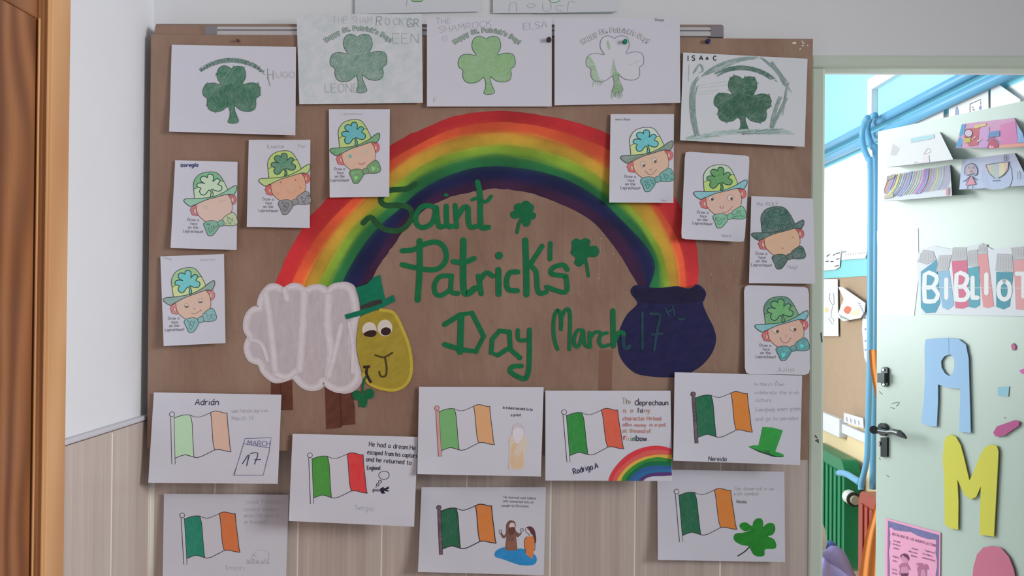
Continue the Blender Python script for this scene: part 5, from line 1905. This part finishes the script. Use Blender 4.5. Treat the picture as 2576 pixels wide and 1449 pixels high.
d2 = LeafSheet('folded_paper', [(2231, 442), (2390, 415), (2395, 492), (2221, 507)], 0, .003, (240, 242, 246), 'folded paper with slanted coloured stripes, below the blank one on the door', 'paper', 'folded pictures on the door', bend=.05)
a = d2.art()
SC = [(176, 164, 150), (226, 170, 150), (170, 180, 230), (206, 170, 214), (236, 226, 150), (190, 214, 206), (200, 210, 236), (160, 176, 190), (214, 176, 226), (170, 186, 228), (226, 232, 236), (190, 200, 190), (232, 220, 206), (206, 222, 214), (226, 196, 206), (200, 200, 220)]
for k in range(26):
    x0_ = 290 + k * 30
    y0_ = 955 - k * 5.2
    x1_, y1_ = x0_ - 190 + k * 5, y0_ + 330
    lim = cl1([(x0_, y0_ + 8), ((x0_ + x1_) / 2 + 30, (y0_ + y1_) / 2), (max(x1_, 232), y1_ - 30)])
    if k < 3:
        lim = lim[:2] + [((lim[1][0] * .6 + 2228 * .4), lim[1][1] + 12)]
    a.line(lim, 5.5 if k in (1, 2, 4, 9, 15, 16) else 2.2, R_(SC[k % 16] if k not in (15, 16) else ((206, 150, 216), (170, 180, 226))[k - 15]))
a.fill(cl1([(255, 965), (370, 945), (340, 990), (250, 1020)]), R_((190, 182, 166)), False)
a.fill(cl1([(225, 1210), (340, 1180), (330, 1230), (222, 1245)]), R_((214, 206, 180)), False)
a.fill(cl1([(1000, 1120), (1030, 1090), (1030, 1200), (995, 1205)]), R_((236, 170, 176)), False)
a.build('stripe_drawing', d2.o)

d3 = LeafSheet('folded_paper', [(2420, 312), (2551, 297), (2590, 368), (2404, 373)], 0, .003, (232, 176, 204), 'folded paper painted pink and red with a small house, on the door', 'paper', 'folded pictures on the door', bend=.05)
a = d3.art()
a.fill(cl1([(1195, 318), (1245, 312), (1190, 600), (1125, 605)]), R_((120, 176, 216)), False)
a.fill(cl1([(1240, 370), (1420, 350), (1400, 570), (1290, 590), (1230, 480)]), R_((214, 128, 132)), False)
a.fill(cl1([(1350, 330), (1500, 300), (1500, 330), (1360, 365)]), R_((232, 214, 150)), False)
a.fill(cl1(circle(1280, 425, 48, 46)), R_((226, 206, 218))).line(cl1(circle(1280, 425, 50, 48)), 1.6, R_((120, 84, 96)), closed=True)
a.fill(cl1([(1225, 490), (1310, 478), (1300, 540), (1235, 545)]), R_((214, 200, 110)), False)
a.fill(cl1([(1420, 370), (1540, 350), (1530, 600), (1410, 610)]), R_((220, 176, 216)), False)
a.fill(cl1([(1680, 320), (1870, 270), (1900, 560), (1690, 580)]), R_((230, 150, 190)), False)
a.fill(cl1([(1890, 310), (1960, 420), (1990, 540), (1900, 550)]), R_((160, 190, 230)), False)
a.fill(cl1([(1540, 410), (1670, 392), (1668, 465), (1525, 475)]), R_((130, 160, 200)), False)
a.fill(cl1([(1580, 490), (1650, 560), (1655, 615), (1510, 620), (1530, 550)]), R_((206, 110, 130)), False)
a.line(cl1([(1510, 520), (1590, 470), (1665, 540)]), 1.6, R_((160, 110, 150)), smooth=False)
a.fill(cl1([(1540, 610), (1555, 570), (1575, 605), (1590, 575), (1595, 612)]), R_((240, 220, 226)), False)
a.fill(cl1([(1670, 575), (1985, 545), (2000, 590), (1665, 612)]), R_((248, 176, 156)), False)
a.line(cl1([(1330, 500), (1370, 470)]), 2, R_((240, 226, 220))).line(cl1([(1395, 530), (1430, 505)]), 3, R_((240, 226, 220)))
a.build('house_painting', d3.o)

d4 = LeafSheet('folded_paper', [(2420, 402), (2552, 385), (2592, 466), (2413, 477)], 0, .003, (214, 222, 244), 'folded pale blue paper with a girl in pink and a rainbow bowl on it', 'paper', 'folded pictures on the door', bend=.05)
a = d4.art()
dk_ = R_((110, 112, 130))
a.fill(cl1([(1480, 840), (1780, 800), (1800, 1090), (1480, 1110)]), R_((206, 216, 240)))
a.fill(cl1([(1230, 930), (1240, 850), (1290, 810), (1350, 815), (1390, 870), (1385, 940), (1350, 945), (1300, 950), (1250, 948)]), R_((196, 190, 206)))
a.line(cl1([(1235, 945), (1235, 860), (1290, 812), (1350, 815), (1392, 880), (1385, 945), (1355, 955)]), 1.6, dk_)
a.fill(cl1(circle(1310, 890, 52, 60)), R_((214, 196, 204))).fill(cl1(circle(1318, 905, 22, 26)), R_((196, 160, 164)))
a.line(cl1(circle(1292, 857, 10)), 1.0, dk_, closed=True).line(cl1(circle(1338, 857, 10)), 1.0, dk_, closed=True)
a.fill(cl1([(1300, 975), (1330, 975), (1375, 1070), (1245, 1080)]), R_((240, 170, 184)), False)
for pts in ([(1300, 965), (1240, 1020)], [(1240, 1020), (1215, 1030)], [(1320, 965), (1390, 1015)], [(1275, 1085), (1262, 1125)], [(1330, 1085), (1330, 1120)], [(1302, 965), (1245, 1078), (1375, 1070), (1325, 965)], [(1260, 955), (1310, 945), (1350, 930)]):
    a.line(cl1(pts), 1.5, dk_, smooth=False)
BWL = [(244, 214, 206), (206, 222, 196), (208, 212, 222), (240, 234, 190), (244, 214, 200)]
for k in range(5):
    xa, xb = 1500 + k * 56, 1556 + k * 56
    fy = lambda x: 990 - ((x - 1640) / 140.0) ** 2 * 110
    a.fill(cl1([(xa, 825 - (xa - 1500) * .14), (xb, 825 - (xb - 1500) * .14), (xb, fy(xb)), ((xa + xb) / 2, fy((xa + xb) / 2)), (xa, fy(xa))]), R_(BWL[k]), False)
a.line(cl1([(1500, 825), (1640, 800), (1782, 785), (1775, 870), (1730, 940), (1660, 985), (1675, 1020), (1580, 1025), (1605, 985), (1540, 930), (1500, 830)]), 1.5, dk_, smooth=False)
(x_, y_), = cl1([(1728, 765)])
a.text('B', x_, y_, 12, 1.3, dk_)
a.line(cl1([(1890, 910), (1905, 930), (1895, 1000), (1940, 1000), (1925, 900)]), 1.2, dk_, smooth=False)
a.build('girl_and_bowl_drawing', d4.o)

# banner of painted books
cb = crop(2040, 550, 3.22)
bn = LeafSheet('letter_banner', [(2306, 652), (2316, 628), (2350, 618), (2400, 628), (2470, 612), (2500, 628), (2600, 612), (2600, 796), (2320, 790)], 0, .0025, (238, 242, 246), 'laminated banner of book-shaped letters spelling the library sign on the door', 'sign')
books = [
    ([(890, 430), (1020, 330), (1040, 600), (1048, 680), (1010, 760), (930, 765), (890, 720), (890, 560)], [(910, 255), (990, 265), (1015, 330), (940, 370), (865, 350)], (108, 172, 196), 'B', 922, 668, 235, 1.15),
    ([(1020, 430), (1120, 420), (1160, 700), (1110, 740), (1065, 720)], [(1040, 300), (1140, 295), (1110, 420), (1015, 430)], (160, 200, 226), 'I', 1088, 640, 160, 1),
    ([(1140, 345), (1265, 335), (1280, 710), (1230, 730), (1170, 725)], [(1150, 235), (1260, 235), (1265, 335), (1140, 345)], (226, 130, 156), 'B', 1180, 655, 220, 1.1),
    ([(1270, 400), (1365, 385), (1370, 700), (1330, 725), (1280, 715)], [(1272, 262), (1345, 250), (1360, 385), (1270, 385)], (110, 180, 196), 'L', 1310, 640, 175, .7),
    ([(1345, 290), (1430, 285), (1482, 710), (1430, 725), (1395, 715)], [(1365, 215), (1425, 210), (1430, 285), (1345, 290)], (238, 168, 170), 'I', 1412, 605, 165, 1),
    ([(1500, 430), (1640, 435), (1610, 710), (1560, 735), (1500, 715)], [(1510, 285), (1630, 290), (1640, 435), (1495, 420)], (100, 166, 182), 'O', 1520, 655, 165, 1.2),
    ([(1640, 335), (1760, 330), (1760, 745), (1660, 735)], [(1620, 240), (1760, 222), (1760, 330), (1640, 330)], (238, 176, 178), 'T', 1668, 630, 200, 1.2)]
for sp, pg, rgb, ch, lx, ly, lh, lsx in books:
    a = bn.art()
    a.layer = 1
    a.fill(cb(sp), R_(rgb), False)
    a.fill(cb(pg), R_((206, 204, 206)), False)
    a.line(cb(pg), .9, R_((170, 170, 172)), closed=True, smooth=False)
    xa, xb = min(p[0] for p in pg), max(p[0] for p in pg)
    for k in range(1, 7):
        x = xa + (xb - xa) * k / 7
        a.line(cb([(x, min(p[1] for p in pg) + 22), (x, max(p[1] for p in pg) - 22)]), .5, R_((176, 176, 178)), smooth=False, caps=False)
    a.build('painted_book', bn.o)
    a = bn.art()
    a.layer = 13
    (px_, py_), = cb([(lx, ly)])
    a.text(ch, px_, py_, lh / 3.22 * .92, 11, R_((248, 248, 248)), sx=lsx * .72)
    a.build('letter', bn.o)
a = bn.art()
a.layer = 18
a.line([(2318, 723), (2450, 724), (2576, 725)], 1.2, R_((236, 240, 244)))
a.build('fold_line', bn.o)
# glare on the door, built as an added white sheet left of the banner
gl = LeafSheet('glare_sheet', [(2207, 582), (2310, 574), (2312, 690), (2300, 795), (2212, 790)], 0, .0015, (255, 255, 255), 'plain white sheet standing in for glare at the free edge of the open door', 'paper', k=1.1)

# cut-out card letters
aA = [(2331, 950), (2330, 873), (2333, 854), (2360, 851), (2391, 850), (2391.5, 892), (2380, 896), (2372, 908), (2373, 925), (2382, 940), (2392, 946), (2400, 940), (2405, 925), (2405, 905), (2399, 893), (2392.3, 892),
      (2391.8, 850), (2416, 853), (2434, 867), (2441, 901), (2444, 1000), (2446.5, 1089), (2417, 1086), (2420.6, 978), (2392, 976), (2364, 967), (2364, 1010), (2361, 1073), (2340, 1071), (2321, 1062), (2325, 1030), (2328, 1012)]
o = LeafSheet('card_letter', aA, .004, .007, (168, 206, 240), 'light blue card letter A on the open door', 'letter', 'card letters on the door')
c3l = crop(2040, 950, 2.903)
mM = c3l([(975, 600), (985, 470), (1000, 430), (1035, 415), (1070, 430), (1105, 490), (1130, 580), (1170, 750), (1200, 690), (1250, 560), (1290, 500), (1330, 488), (1370, 495), (1383, 540), (1375, 700), (1350, 1160), (1245, 1145),
          (1254, 790), (1220, 870), (1180, 888), (1130, 850), (1082, 740), (1090, 900), (1088, 1108), (1030, 1100), (990, 1070), (985, 700)])
LeafSheet('card_letter', mM, .004, .007, (222, 216, 86), 'yellow card letter M on the open door', 'letter', 'card letters on the door')
LeafSheet('card_letter', c3l([(1188, 1560), (1190, 1480), (1200, 1380), (1225, 1290), (1270, 1240), (1330, 1228), (1400, 1240), (1460, 1310), (1495, 1400), (1512, 1500), (1515, 1560)]), .004, .007, (216, 124, 150), 'rose pink rounded card letter under the yellow M on the door', 'letter', 'card letters on the door')
LeafSheet('card_scrap', c3l([(1342, 400), (1370, 355), (1500, 310), (1535, 320), (1530, 350), (1420, 425), (1360, 430)]), .003, .006, (196, 96, 150), 'magenta oval card strip between the letters A and M on the door', 'card', 'card scraps on the door')
LeafSheet('card_scrap', c3l([(1365, 72), (1452, 64), (1445, 138), (1370, 130)]), .001, .002, (160, 208, 226), 'small blue square sticker right of the letter A on the door', 'sticker', 'card scraps on the door')
LeafSheet('card_scrap', [(2545, 868), (2551, 863), (2557, 870), (2556, 880), (2548, 881)], .001, .003, (206, 120, 160), 'tiny pink card scrap above the blue sticker on the door', 'card', 'card scraps on the door')
LeafSheet('card_scrap', [(2566, 932), (2590, 922), (2590, 942), (2572, 940)], .001, .003, (228, 120, 190), 'small bright pink card scrap at the right border of the view', 'card', 'card scraps on the door')

# pink reading poster
cpk = crop(2200, 1290, 9.115)
pk = LeafSheet('reading_poster', cpk([(262, 118), (1530, 455), (1520, 1700), (245, 1700)]), .001, .003, (248, 176, 206), 'pink poster with a purple border, a child and a dog, low on the door', 'poster')
a = pk.art()
m_pu = R_((124, 120, 168), 'paint', .25)
a.fill(cpk([(305, 180), (1475, 510), (1475, 610), (1400, 620), (1330, 610), (1240, 605), (1120, 570), (1000, 530), (900, 480), (830, 440), (700, 430), (560, 410), (450, 400), (380, 330), (330, 350), (310, 400)]), m_pu, False)
a.fill(cpk([(305, 330), (340, 380), (355, 500), (340, 600), (360, 680), (320, 900), (335, 1050), (345, 1250), (340, 1450), (300, 1690), (295, 1000)]), R_((150, 110, 160)), False)
a.fill(cpk([(1475, 560), (1405, 640), (1415, 760), (1395, 900), (1430, 1100), (1430, 1250), (1400, 1400), (1400, 1690), (1455, 1690)]), R_((136, 112, 164)), False)
a.build('border', pk.o)
a = pk.art()
def tl(txt, x, y, h, w, sx=1.0, rgb=(150, 96, 136)):
    (px_, py_), = cpk([(x, y)])
    a.text(txt, px_, py_, h / 9.115, w, R_(rgb), ang=.27, sx=sx)
tl('DECALOGO DE LOS BUENOS LECTORES', 400, 505, 52, .9, .86)
for txt, x, y, sx in (('Lee todos', 430, 650, .8), ('los dias un', 415, 725, .8), ('poquito', 440, 815, .8), ('Cuida los', 850, 825, .8), ('libros de la', 775, 890, .9), ('biblioteca', 830, 990, .7), ('Comparte con', 1150, 875, .8), ('tus amigos y', 1095, 945, .9),
                      ('companeros lecturas', 1085, 1035, .72), ('Imagina y', 410, 1005, .8), ('suena', 415, 1105, .8), ('Lee en', 400, 1300, .8), ('silencio', 395, 1385, .8)):
    tl(txt, x, y, 34, .7, sx)
a.build('lettering', pk.o)
a = pk.art()
dkp, mdp, ltp = R_((110, 60, 92)), R_((186, 116, 150)), R_((216, 150, 178))
a.fill(cpk([(595, 1000), (640, 950), (700, 935), (770, 970), (795, 1060), (770, 1120), (700, 1155), (640, 1120), (605, 1060)]), ltp)
a.fill(cpk([(590, 980), (640, 945), (690, 932), (760, 960), (795, 1030), (785, 1095), (740, 1040), (690, 1010), (640, 970), (605, 1030)]), dkp)
a.fill(cpk([(620, 1150), (760, 1150), (800, 1240), (830, 1320), (770, 1300), (780, 1420), (560, 1420), (580, 1290), (555, 1220)]), mdp, False)
a.fill(cpk([(620, 1250), (750, 1250), (760, 1380), (620, 1390)]), ltp)
a.fill(cpk([(610, 1390), (760, 1380), (780, 1560), (590, 1560)]), dkp, False)
a.build('child_drawing', pk.o)
a = pk.art()
a.fill(cpk([(960, 1160), (1040, 1150), (1110, 1160), (1140, 1220), (1150, 1180), (1200, 1180), (1245, 1260), (1225, 1310), (1200, 1290), (1200, 1430), (1180, 1560), (980, 1560), (1000, 1400), (975, 1300), (985, 1240)]), mdp)
a.fill(cpk([(1070, 1330), (1130, 1300), (1170, 1400), (1150, 1560), (1060, 1560)]), ltp)
a.fill(cpk([(935, 1150), (975, 1160), (1010, 1210), (1000, 1240), (960, 1210)]), ltp)
a.build('dog_drawing', pk.o)

# ================================================================== CLASSROOM THINGS SEEN THROUGH THE DOORWAY
m_pipe = mat((118, 186, 226), 'ink', KR, .3)


def wall_pt(px, py, d):
    return RW(px, py, d)


pz1 = RW(2073, 372, .06).z
pz2 = RW(2073, 402, .06).z
for z, r, lab in ((pz1, .021, 'upper light blue heating pipe running along the classroom wall'), (pz2, .021, 'lower light blue heating pipe running along the classroom wall')):
    mb = MB()
    mb.tube([(XW - .05, TH + .03, z), (XW - .05, 5.08, z)], r, m_pipe, 14)
    p_ = mb.build('heating_pipe', smooth=True)
    tag(p_, lab, 'pipe', 'blue heating pipes')
for (path, lab, r) in (
        ([(2183, 296), (2176, 305), (2169, 335), (2172, 370), (2184, 400), (2190, 430), (2189, 700), (2188, 900), (2183, 1100), (2180, 1160), (2167, 1215), (2166, 1232)], 'left vertical blue pipe dropping to the red radiator', .0135),
        ([(2202, 290), (2190, 296), (2182, 318), (2186, 348), (2197, 372), (2203, 400), (2203, 700), (2200, 950), (2197, 1100), (2195, 1230)], 'right vertical blue pipe beside the open door edge', .0145)):
    mb = MB()
    yd = RW(path[3][0], 700, .10).y
    dd_ = .15 if 'left' in lab else .10
    mb.tube([wall_pt(x, y, dd_) for x, y in smooth_open(path, 4)], r, m_pipe, 12)
    tag(mb.build('heating_pipe', smooth=True), lab, 'pipe', 'blue heating pipes')

# white trunking
mb = MB()
t1 = [wall_pt(2192, 300, .02), wall_pt(2194, 212, .02)]
m_wt = mat((246, 246, 248), 'ink', KR, .5)
yv = t1[0].y
mb.box((XW - .03, yv - .03, t1[0].z), (XW - .001, yv + .03, t1[1].z - .03), m_wt)
mb.box((XW - .03, TH + .05, t1[1].z - .03), (XW - .001, yv + .03, t1[1].z + .03), m_wt)
tag(mb.build('cable_trunking'), 'white cable trunking turning a corner above the blue pipes', 'trunking')
mb = MB()
zc_ = RW(2090, 1062, .02).z
mb.box((XW - .045, RW(2122, 1075, .02).y, zc_ - .055), (XW, 5.0, zc_ + .045), m_wt, .005)
mb.box((XW - .03, RW(2185, 1075, .02).y - .5, zc_ - .03), (XW, RW(2122, 1075, .02).y, zc_ + .02), m_wt, .005)
tag(mb.build('cable_trunking'), 'white cable trunking stepping down below the cork panel', 'trunking')

# cork panel with cyan border
mb = MB()
ya, yb = RW(2180, 800, .02).y, 5.0
zc1, zc0 = RW(2073, 701, .02).z, RW(2073, 1035, .02).z
m_ck = mat((196, 168, 140), 'plain', KR, .9, .6)
mb.box((XW - .02, ya - .3, zc0), (XW - .001, yb, zc1), m_ck)
ck = mb.build('pin_panel')
tag(ck, 'tan cork pin panel on the classroom wall with a turquoise strip along its top', 'pin board')
mb = MB()
mb.box((XW - .024, ya - .3, zc1), (XW - .001, yb, RW(2073, 655, .02).z), mat((150, 224, 226), 'ink', KR, .7))
mb.build('border_strip', ck)


class WSheet:
    def __init__(self, name, outline, d, rgb, label, cat='drawing', group='papers on the classroom wall', th=.003):
        self.d = d
        mbb = MB()
        n = Vector((-1, 0, 0))
        solid(mbb, [RW(x, y, d) for x, y in outline], n, 0, th, mat(rgb, 'plain', KR, .8, .2))
        self.th = th
        self.o = mbb.build(name)
        tag(self.o, label, cat, group)

    def art(self):
        return Art(lambda x, y, o: RW(x, y, self.d + self.th + o))


w1 = WSheet('wall_paper', [(2050, 640), (2117, 628), (2113, 672), (2104, 678), (2050, 684)], .03, (244, 244, 240), 'white paper with black dashes hanging over the turquoise strip')
a = w1.art()
for pts in ([(2080, 645), (2086, 640)], [(2096, 642), (2100, 640)], [(2103, 638), (2112, 636)], [(2078, 658), (2084, 657)], [(2090, 658), (2096, 658)], [(2104, 652), (2111, 651)], [(2100, 670), (2109, 668)]):
    a.line(pts, 2.2, R_((70, 70, 74)), smooth=False)
a.build('dashes', w1.o)
w2 = WSheet('wall_paper', [(2120, 636), (2183, 628), (2178, 650), (2118, 654)], .03, (246, 246, 244), 'white strip of tiny print above the turquoise strip', 'paper')
a = w2.art()
for k in range(9):
    a.line([(2128 + k * 6, 639 - k * .6), (2128 + k * 6, 642 - k * .6)], 1, R_((150, 150, 150)), smooth=False)
a.build('print', w2.o)
w3 = WSheet('wall_paper', [(2050, 702), (2108, 702), (2110, 846), (2050, 846)], .03, (244, 244, 242), 'tall white drawing with a small figure on the cork panel')
a = w3.art()
a.line([(2088, 738), (2086, 750), (2092, 764), (2098, 765), (2097, 738)], 1.4, R_((150, 146, 146)))
a.fill([(2075, 776), (2082, 774), (2083, 784), (2076, 785)], R_((244, 226, 150)))
a.line([(2084, 800), (2094, 816), (2098, 806), (2090, 797), (2094, 770)], 1.4, R_((170, 160, 164)), smooth=False)
a.build('figure_drawing', w3.o)
w4 = WSheet('wall_paper', [(2110, 722), (2120, 722), (2178, 762), (2176, 784), (2166, 800), (2122, 808), (2107, 796), (2124, 752)], .05, (246, 244, 240), 'crumpled white paper with an orange patch, pinned askew on the cork panel')
a = w4.art()
a.fill([(2122, 782), (2130, 770), (2142, 776), (2134, 790)], R_((226, 130, 100)))
a.fill([(2140, 790), (2160, 776), (2158, 794)], R_((250, 226, 190)))
for k in range(6):
    a.line([(2112 + k * 4, 792 + k * 2), (2116 + k * 4, 800 + k)], 1.6, R_((130, 150, 140)), smooth=False)
for k in range(5):
    a.line([(2158 + k * 3, 762 + k * 5), (2165 + k * 2, 764 + k * 6)], 1.6, R_((120, 140, 170)), smooth=False)
a.build('collage', w4.o)
w5 = WSheet('wall_paper', [(2172, 786), (2186, 786), (2184, 920), (2176, 900), (2170, 830)], .03, (246, 246, 250), 'narrow white speckled paper strip left of the blue pipes')
a = w5.art()
for y in (800, 828, 858, 880):
    a.line([(2175, y - 2), (2179, y + 2)], 1.2, R_((130, 130, 150)), smooth=False)
    a.line([(2175, y + 2), (2179, y - 2)], 1.2, R_((130, 130, 150)), smooth=False)
a.build('speckles', w5.o)
w6 = WSheet('wall_paper', [(2124, 1038), (2172, 1052), (2174, 1078), (2124, 1062)], .07, (236, 234, 236), 'small white label card standing on the lower trunking', 'card')
a = w6.art()
for k in range(4):
    a.line([(2130 + k * 10, 1050 + k * 3), (2131 + k * 10, 1060 + k * 3)], 1.4, R_((120, 120, 126)), smooth=False)
a.build('marks', w6.o)
w7 = WSheet('wall_paper', [(2390, 243), (2487, 200), (2489, 300), (2388, 310)], .02, (246, 246, 246), 'white poster with boxes and a window sketch above the open door')
a = w7.art()
for x, y in ((2398, 257), (2404, 254), (2411, 250), (2418, 248)):
    a.line([(x, y - 5), (x + 5, y - 7), (x + 5, y + 2), (x, y + 4)], 1.3, R_((110, 110, 114)), closed=True, smooth=False)
a.line([(2440, 285), (2440, 262), (2467, 250), (2467, 262)], 1.8, R_((110, 108, 110)), smooth=False)
a.fill([(2403, 290), (2404, 272), (2409, 269), (2412, 285), (2412, 290)], R_((160, 170, 206)))
a.fill([(2463, 275), (2464, 267), (2468, 266), (2468, 275)], R_((140, 150, 196)))
a.fill(circle(2449, 276, 2.4), R_((150, 150, 150))).fill(circle(2447, 270, 1.6), R_((170, 150, 120)))
a.build('sketch', w7.o)
WSheet('wall_paper', [(2296, 292), (2374, 256), (2375, 310), (2294, 320)], .02, (246, 248, 248), 'blank white sheet above the open door, left of the poster', 'paper')
WSheet('wall_paper', [(2240, 316), (2291, 294), (2291, 322), (2238, 334)], .02, (246, 248, 248), 'narrow blank white sheet just under the blue pipes', 'paper')
WSheet('wall_paper', [(2494, 198), (2568, 250), (2566, 300), (2494, 310)], .02, (246, 248, 250), 'white slanted sheet above the open door at the right', 'paper')


# radiators
def radiator(px0, px1, py_top, rgb, lab, valve_px, side, pxr):
    """panel radiator hung on the pipe wall between two photograph columns"""
    d = .11
    y_far = RW(px0, 1200, d).y
    y_near = RW(px1, 1200, d).y
    zt_ = RW(pxr, py_top, d).z
    root_ = empty('radiator', (XW - d / 2, (y_far + y_near) / 2, 0.12))
    tag(root_, lab, 'radiator', 'painted radiators')
    m_ = mat(rgb, 'ink', KR, .35)
    mb_ = MB()
    # rounded outline in the y-z plane
    r = .07
    y0, y1 = min(y_far, y_near), max(y_far, y_near)
    pts = []
    for cx_, cz_, a0 in ((y1 - r, zt_ - r, 0), (y0 + r, zt_ - r, 90), (y0 + r, .12 + r, 180), (y1 - r, .12 + r, 270)):
        for k in range(7):
            an = math.radians(a0 + 15 * k)
            pts.append((cx_ + r * math.cos(an), cz_ + r * math.sin(an)))
    solid(mb_, [Vector((XW - .03, p, q)) for p, q in pts], Vector((-1, 0, 0)), 0, d - .03, m_)
    mb_.build('panel', root_)
    n_ = max(2, int((y1 - y0) / .07))
    for k in range(n_):
        yy = y0 + .06 + (y1 - y0 - .12) * k / max(1, n_ - 1)
        mr = MB()
        mr.box((XW - d - .008, yy - .018, .18), (XW - d, yy + .018, zt_ - .06), m_, .006)
        mr.build('rib', root_)
    mv = MB()
    p_ = RW(valve_px[0], valve_px[1], .09)
    w_ = mat((238, 236, 230), 'ink', KR, .4)
    bx = .03
    mv.tube([p_ + Vector((0, bx * 1.2, 0)), p_ - Vector((0, bx * 1.2, 0))], .034, w_, 16)
    v_ = mv.build('valve_knob', root_)
    mv = MB()
    mv.tube([p_ - Vector((0, bx * 1.2, 0)), p_ - Vector((0, bx * 1.6, 0))], .036, mat((60, 64, 60), 'ink', KR, .4), 16)
    mv.tube([p_ - Vector((0, bx * 1.6, 0)), p_ - Vector((0, bx * 2.3, 0))], .022, mat((186, 176, 150), 'ink', KR, .35), 12)
    mv.build('valve_body', v_)
    return root_


radiator(2020, 2124, 1148, (28, 132, 84), 'green painted radiator at the left of the doorway view', (2074, 1191), 1, 2100)
radiator(2160, 2260, 1232, (176, 74, 58), 'brick red painted radiator beside the open door edge', (2141, 1252), 1, 2165)
mb = MB()
mb.tube([wall_pt(x, y, .14) for x, y in smooth_open([(2110, 1190), (2128, 1192), (2150, 1205), (2163, 1214)], 4)], .016, m_pipe, 10)
tag(mb.build('branch_pipe', smooth=True), 'short blue branch pipe between the green radiator valve and the vertical pipes', 'pipe')

# orange cloth hanging just behind the door edge
mb = MB()
m_or_ = mat((238, 148, 74), 'plain', KR, .85, .35)
yq = FRE.y + 0.16
NR, NC = 30, 14
prof = [(880, 2186), (920, 2188), (960, 2195), (1000, 2203), (1060, 2212), (1150, 2212), (1230, 2208), (1262, 2203), (1300, 2192), (1345, 2178), (1400, 2168), (1449, 2162), (1600, 2150)]
for j in range(NR + 1):
    py = 880 + (1600 - 880) * j / NR
    for k in range(len(prof) - 1):
        if prof[k][0] <= py <= prof[k + 1][0]:
            s_ = (py - prof[k][0]) / (prof[k + 1][0] - prof[k][0])
            xl = prof[k][1] + (prof[k + 1][1] - prof[k][1]) * s_
            break
    for i in range(NC + 1):
        px_ = xl + (2262 - xl) * i / NC
        mb.v.append(W(px_, py, -(FRE.y + .24 - .16 * i / NC + .012 * math.sin(i * 1.7))))
for j in range(NR):
    for i in range(NC):
        q_ = j * (NC + 1) + i
        mb.f.append((q_, q_ + NC + 1, q_ + NC + 2, q_ + 1))
        mb.m.append(mb.mi(m_or_))
tag(mb.build('orange_cloth', smooth=True), 'orange cloth gathered in the middle, hanging behind the open door edge', 'cloth')


# purple bag in the corner of the doorway view
def blob(name, center, rx, ry, rz, rgb, label, cat, seed, amp, k=KR, top=None):
    rnd_ = random.Random(seed)
    ph = [(rnd_.uniform(0, 6.28), rnd_.randint(2, 6), rnd_.randint(1, 5)) for _ in range(6)]
    mb_ = MB()
    U, V_ = 32, 20
    for j in range(V_ + 1):
        th_ = PI * j / V_
        for i in range(U):
            fi = 2 * PI * i / U
            r = 1.0
            for p, a_, b_ in ph:
                r += amp * math.sin(a_ * fi + p) * math.sin(b_ * th_ + p) / 3
            x, y, z = r * math.sin(th_) * math.cos(fi), r * math.sin(th_) * math.sin(fi), r * math.cos(th_)
            if top and z > .4:
                x *= 1 - (z - .4) * top
                y *= 1 - (z - .4) * top
            mb_.v.append(Vector(center) + Vector((x * rx, y * ry, z * rz)))
    mi_ = mb_.mi(mat(rgb, 'plain', k, .35, .4))
    for j in range(V_):
        for i in range(U):
            i2 = (i + 1) % U
            mb_.f.append((j * U + i, (j + 1) * U + i, (j + 1) * U + i2, j * U + i2))
            mb_.m.append(mi_)
    o_ = mb_.build(name, smooth=True)
    if label:
        tag(o_, label, cat)
    return o_


pc_ = W(2070, 1520, -1.9)
hb = pc_.z + .19
bag = blob('plastic_bag', (pc_.x, pc_.y, hb / 2 - .01), .16, .16, hb / 2, (170, 160, 222), 'crumpled lilac plastic bag on a bin at the doorway bottom', 'bag', 5, .35)
bp_ = W(2087, 1378, -2.1)
ba = empty('toy_windmill', (bp_.x, bp_.y, bp_.z - .1))
tag(ba, 'small blue ball with a cream petal standing behind the lilac bag', 'toy')
o_ = blob('ball', tuple(bp_), .032, .032, .032, (84, 110, 176), None, None, 3, .02)
o_.parent = ba
o_.location = Vector(o_.location) - ORG[ba.name]
mb = MB()
solid(mb, [W(x, y, -2.08) for x, y in smooth_closed([(2064, 1395), (2066, 1325), (2071, 1322), (2078, 1350), (2077, 1375), (2070, 1392)], 3)], Vector((0, -1, 0)), 0, .01, mat((226, 220, 196), 'ink', KR, .6))
mb.build('petal', ba)
mb = MB()
mb.tube([bp_ - Vector((0, 0, bp_.z)), bp_], .008, mat((226, 220, 196), 'ink', KR, .6), 8)
mb.build('stick', ba)
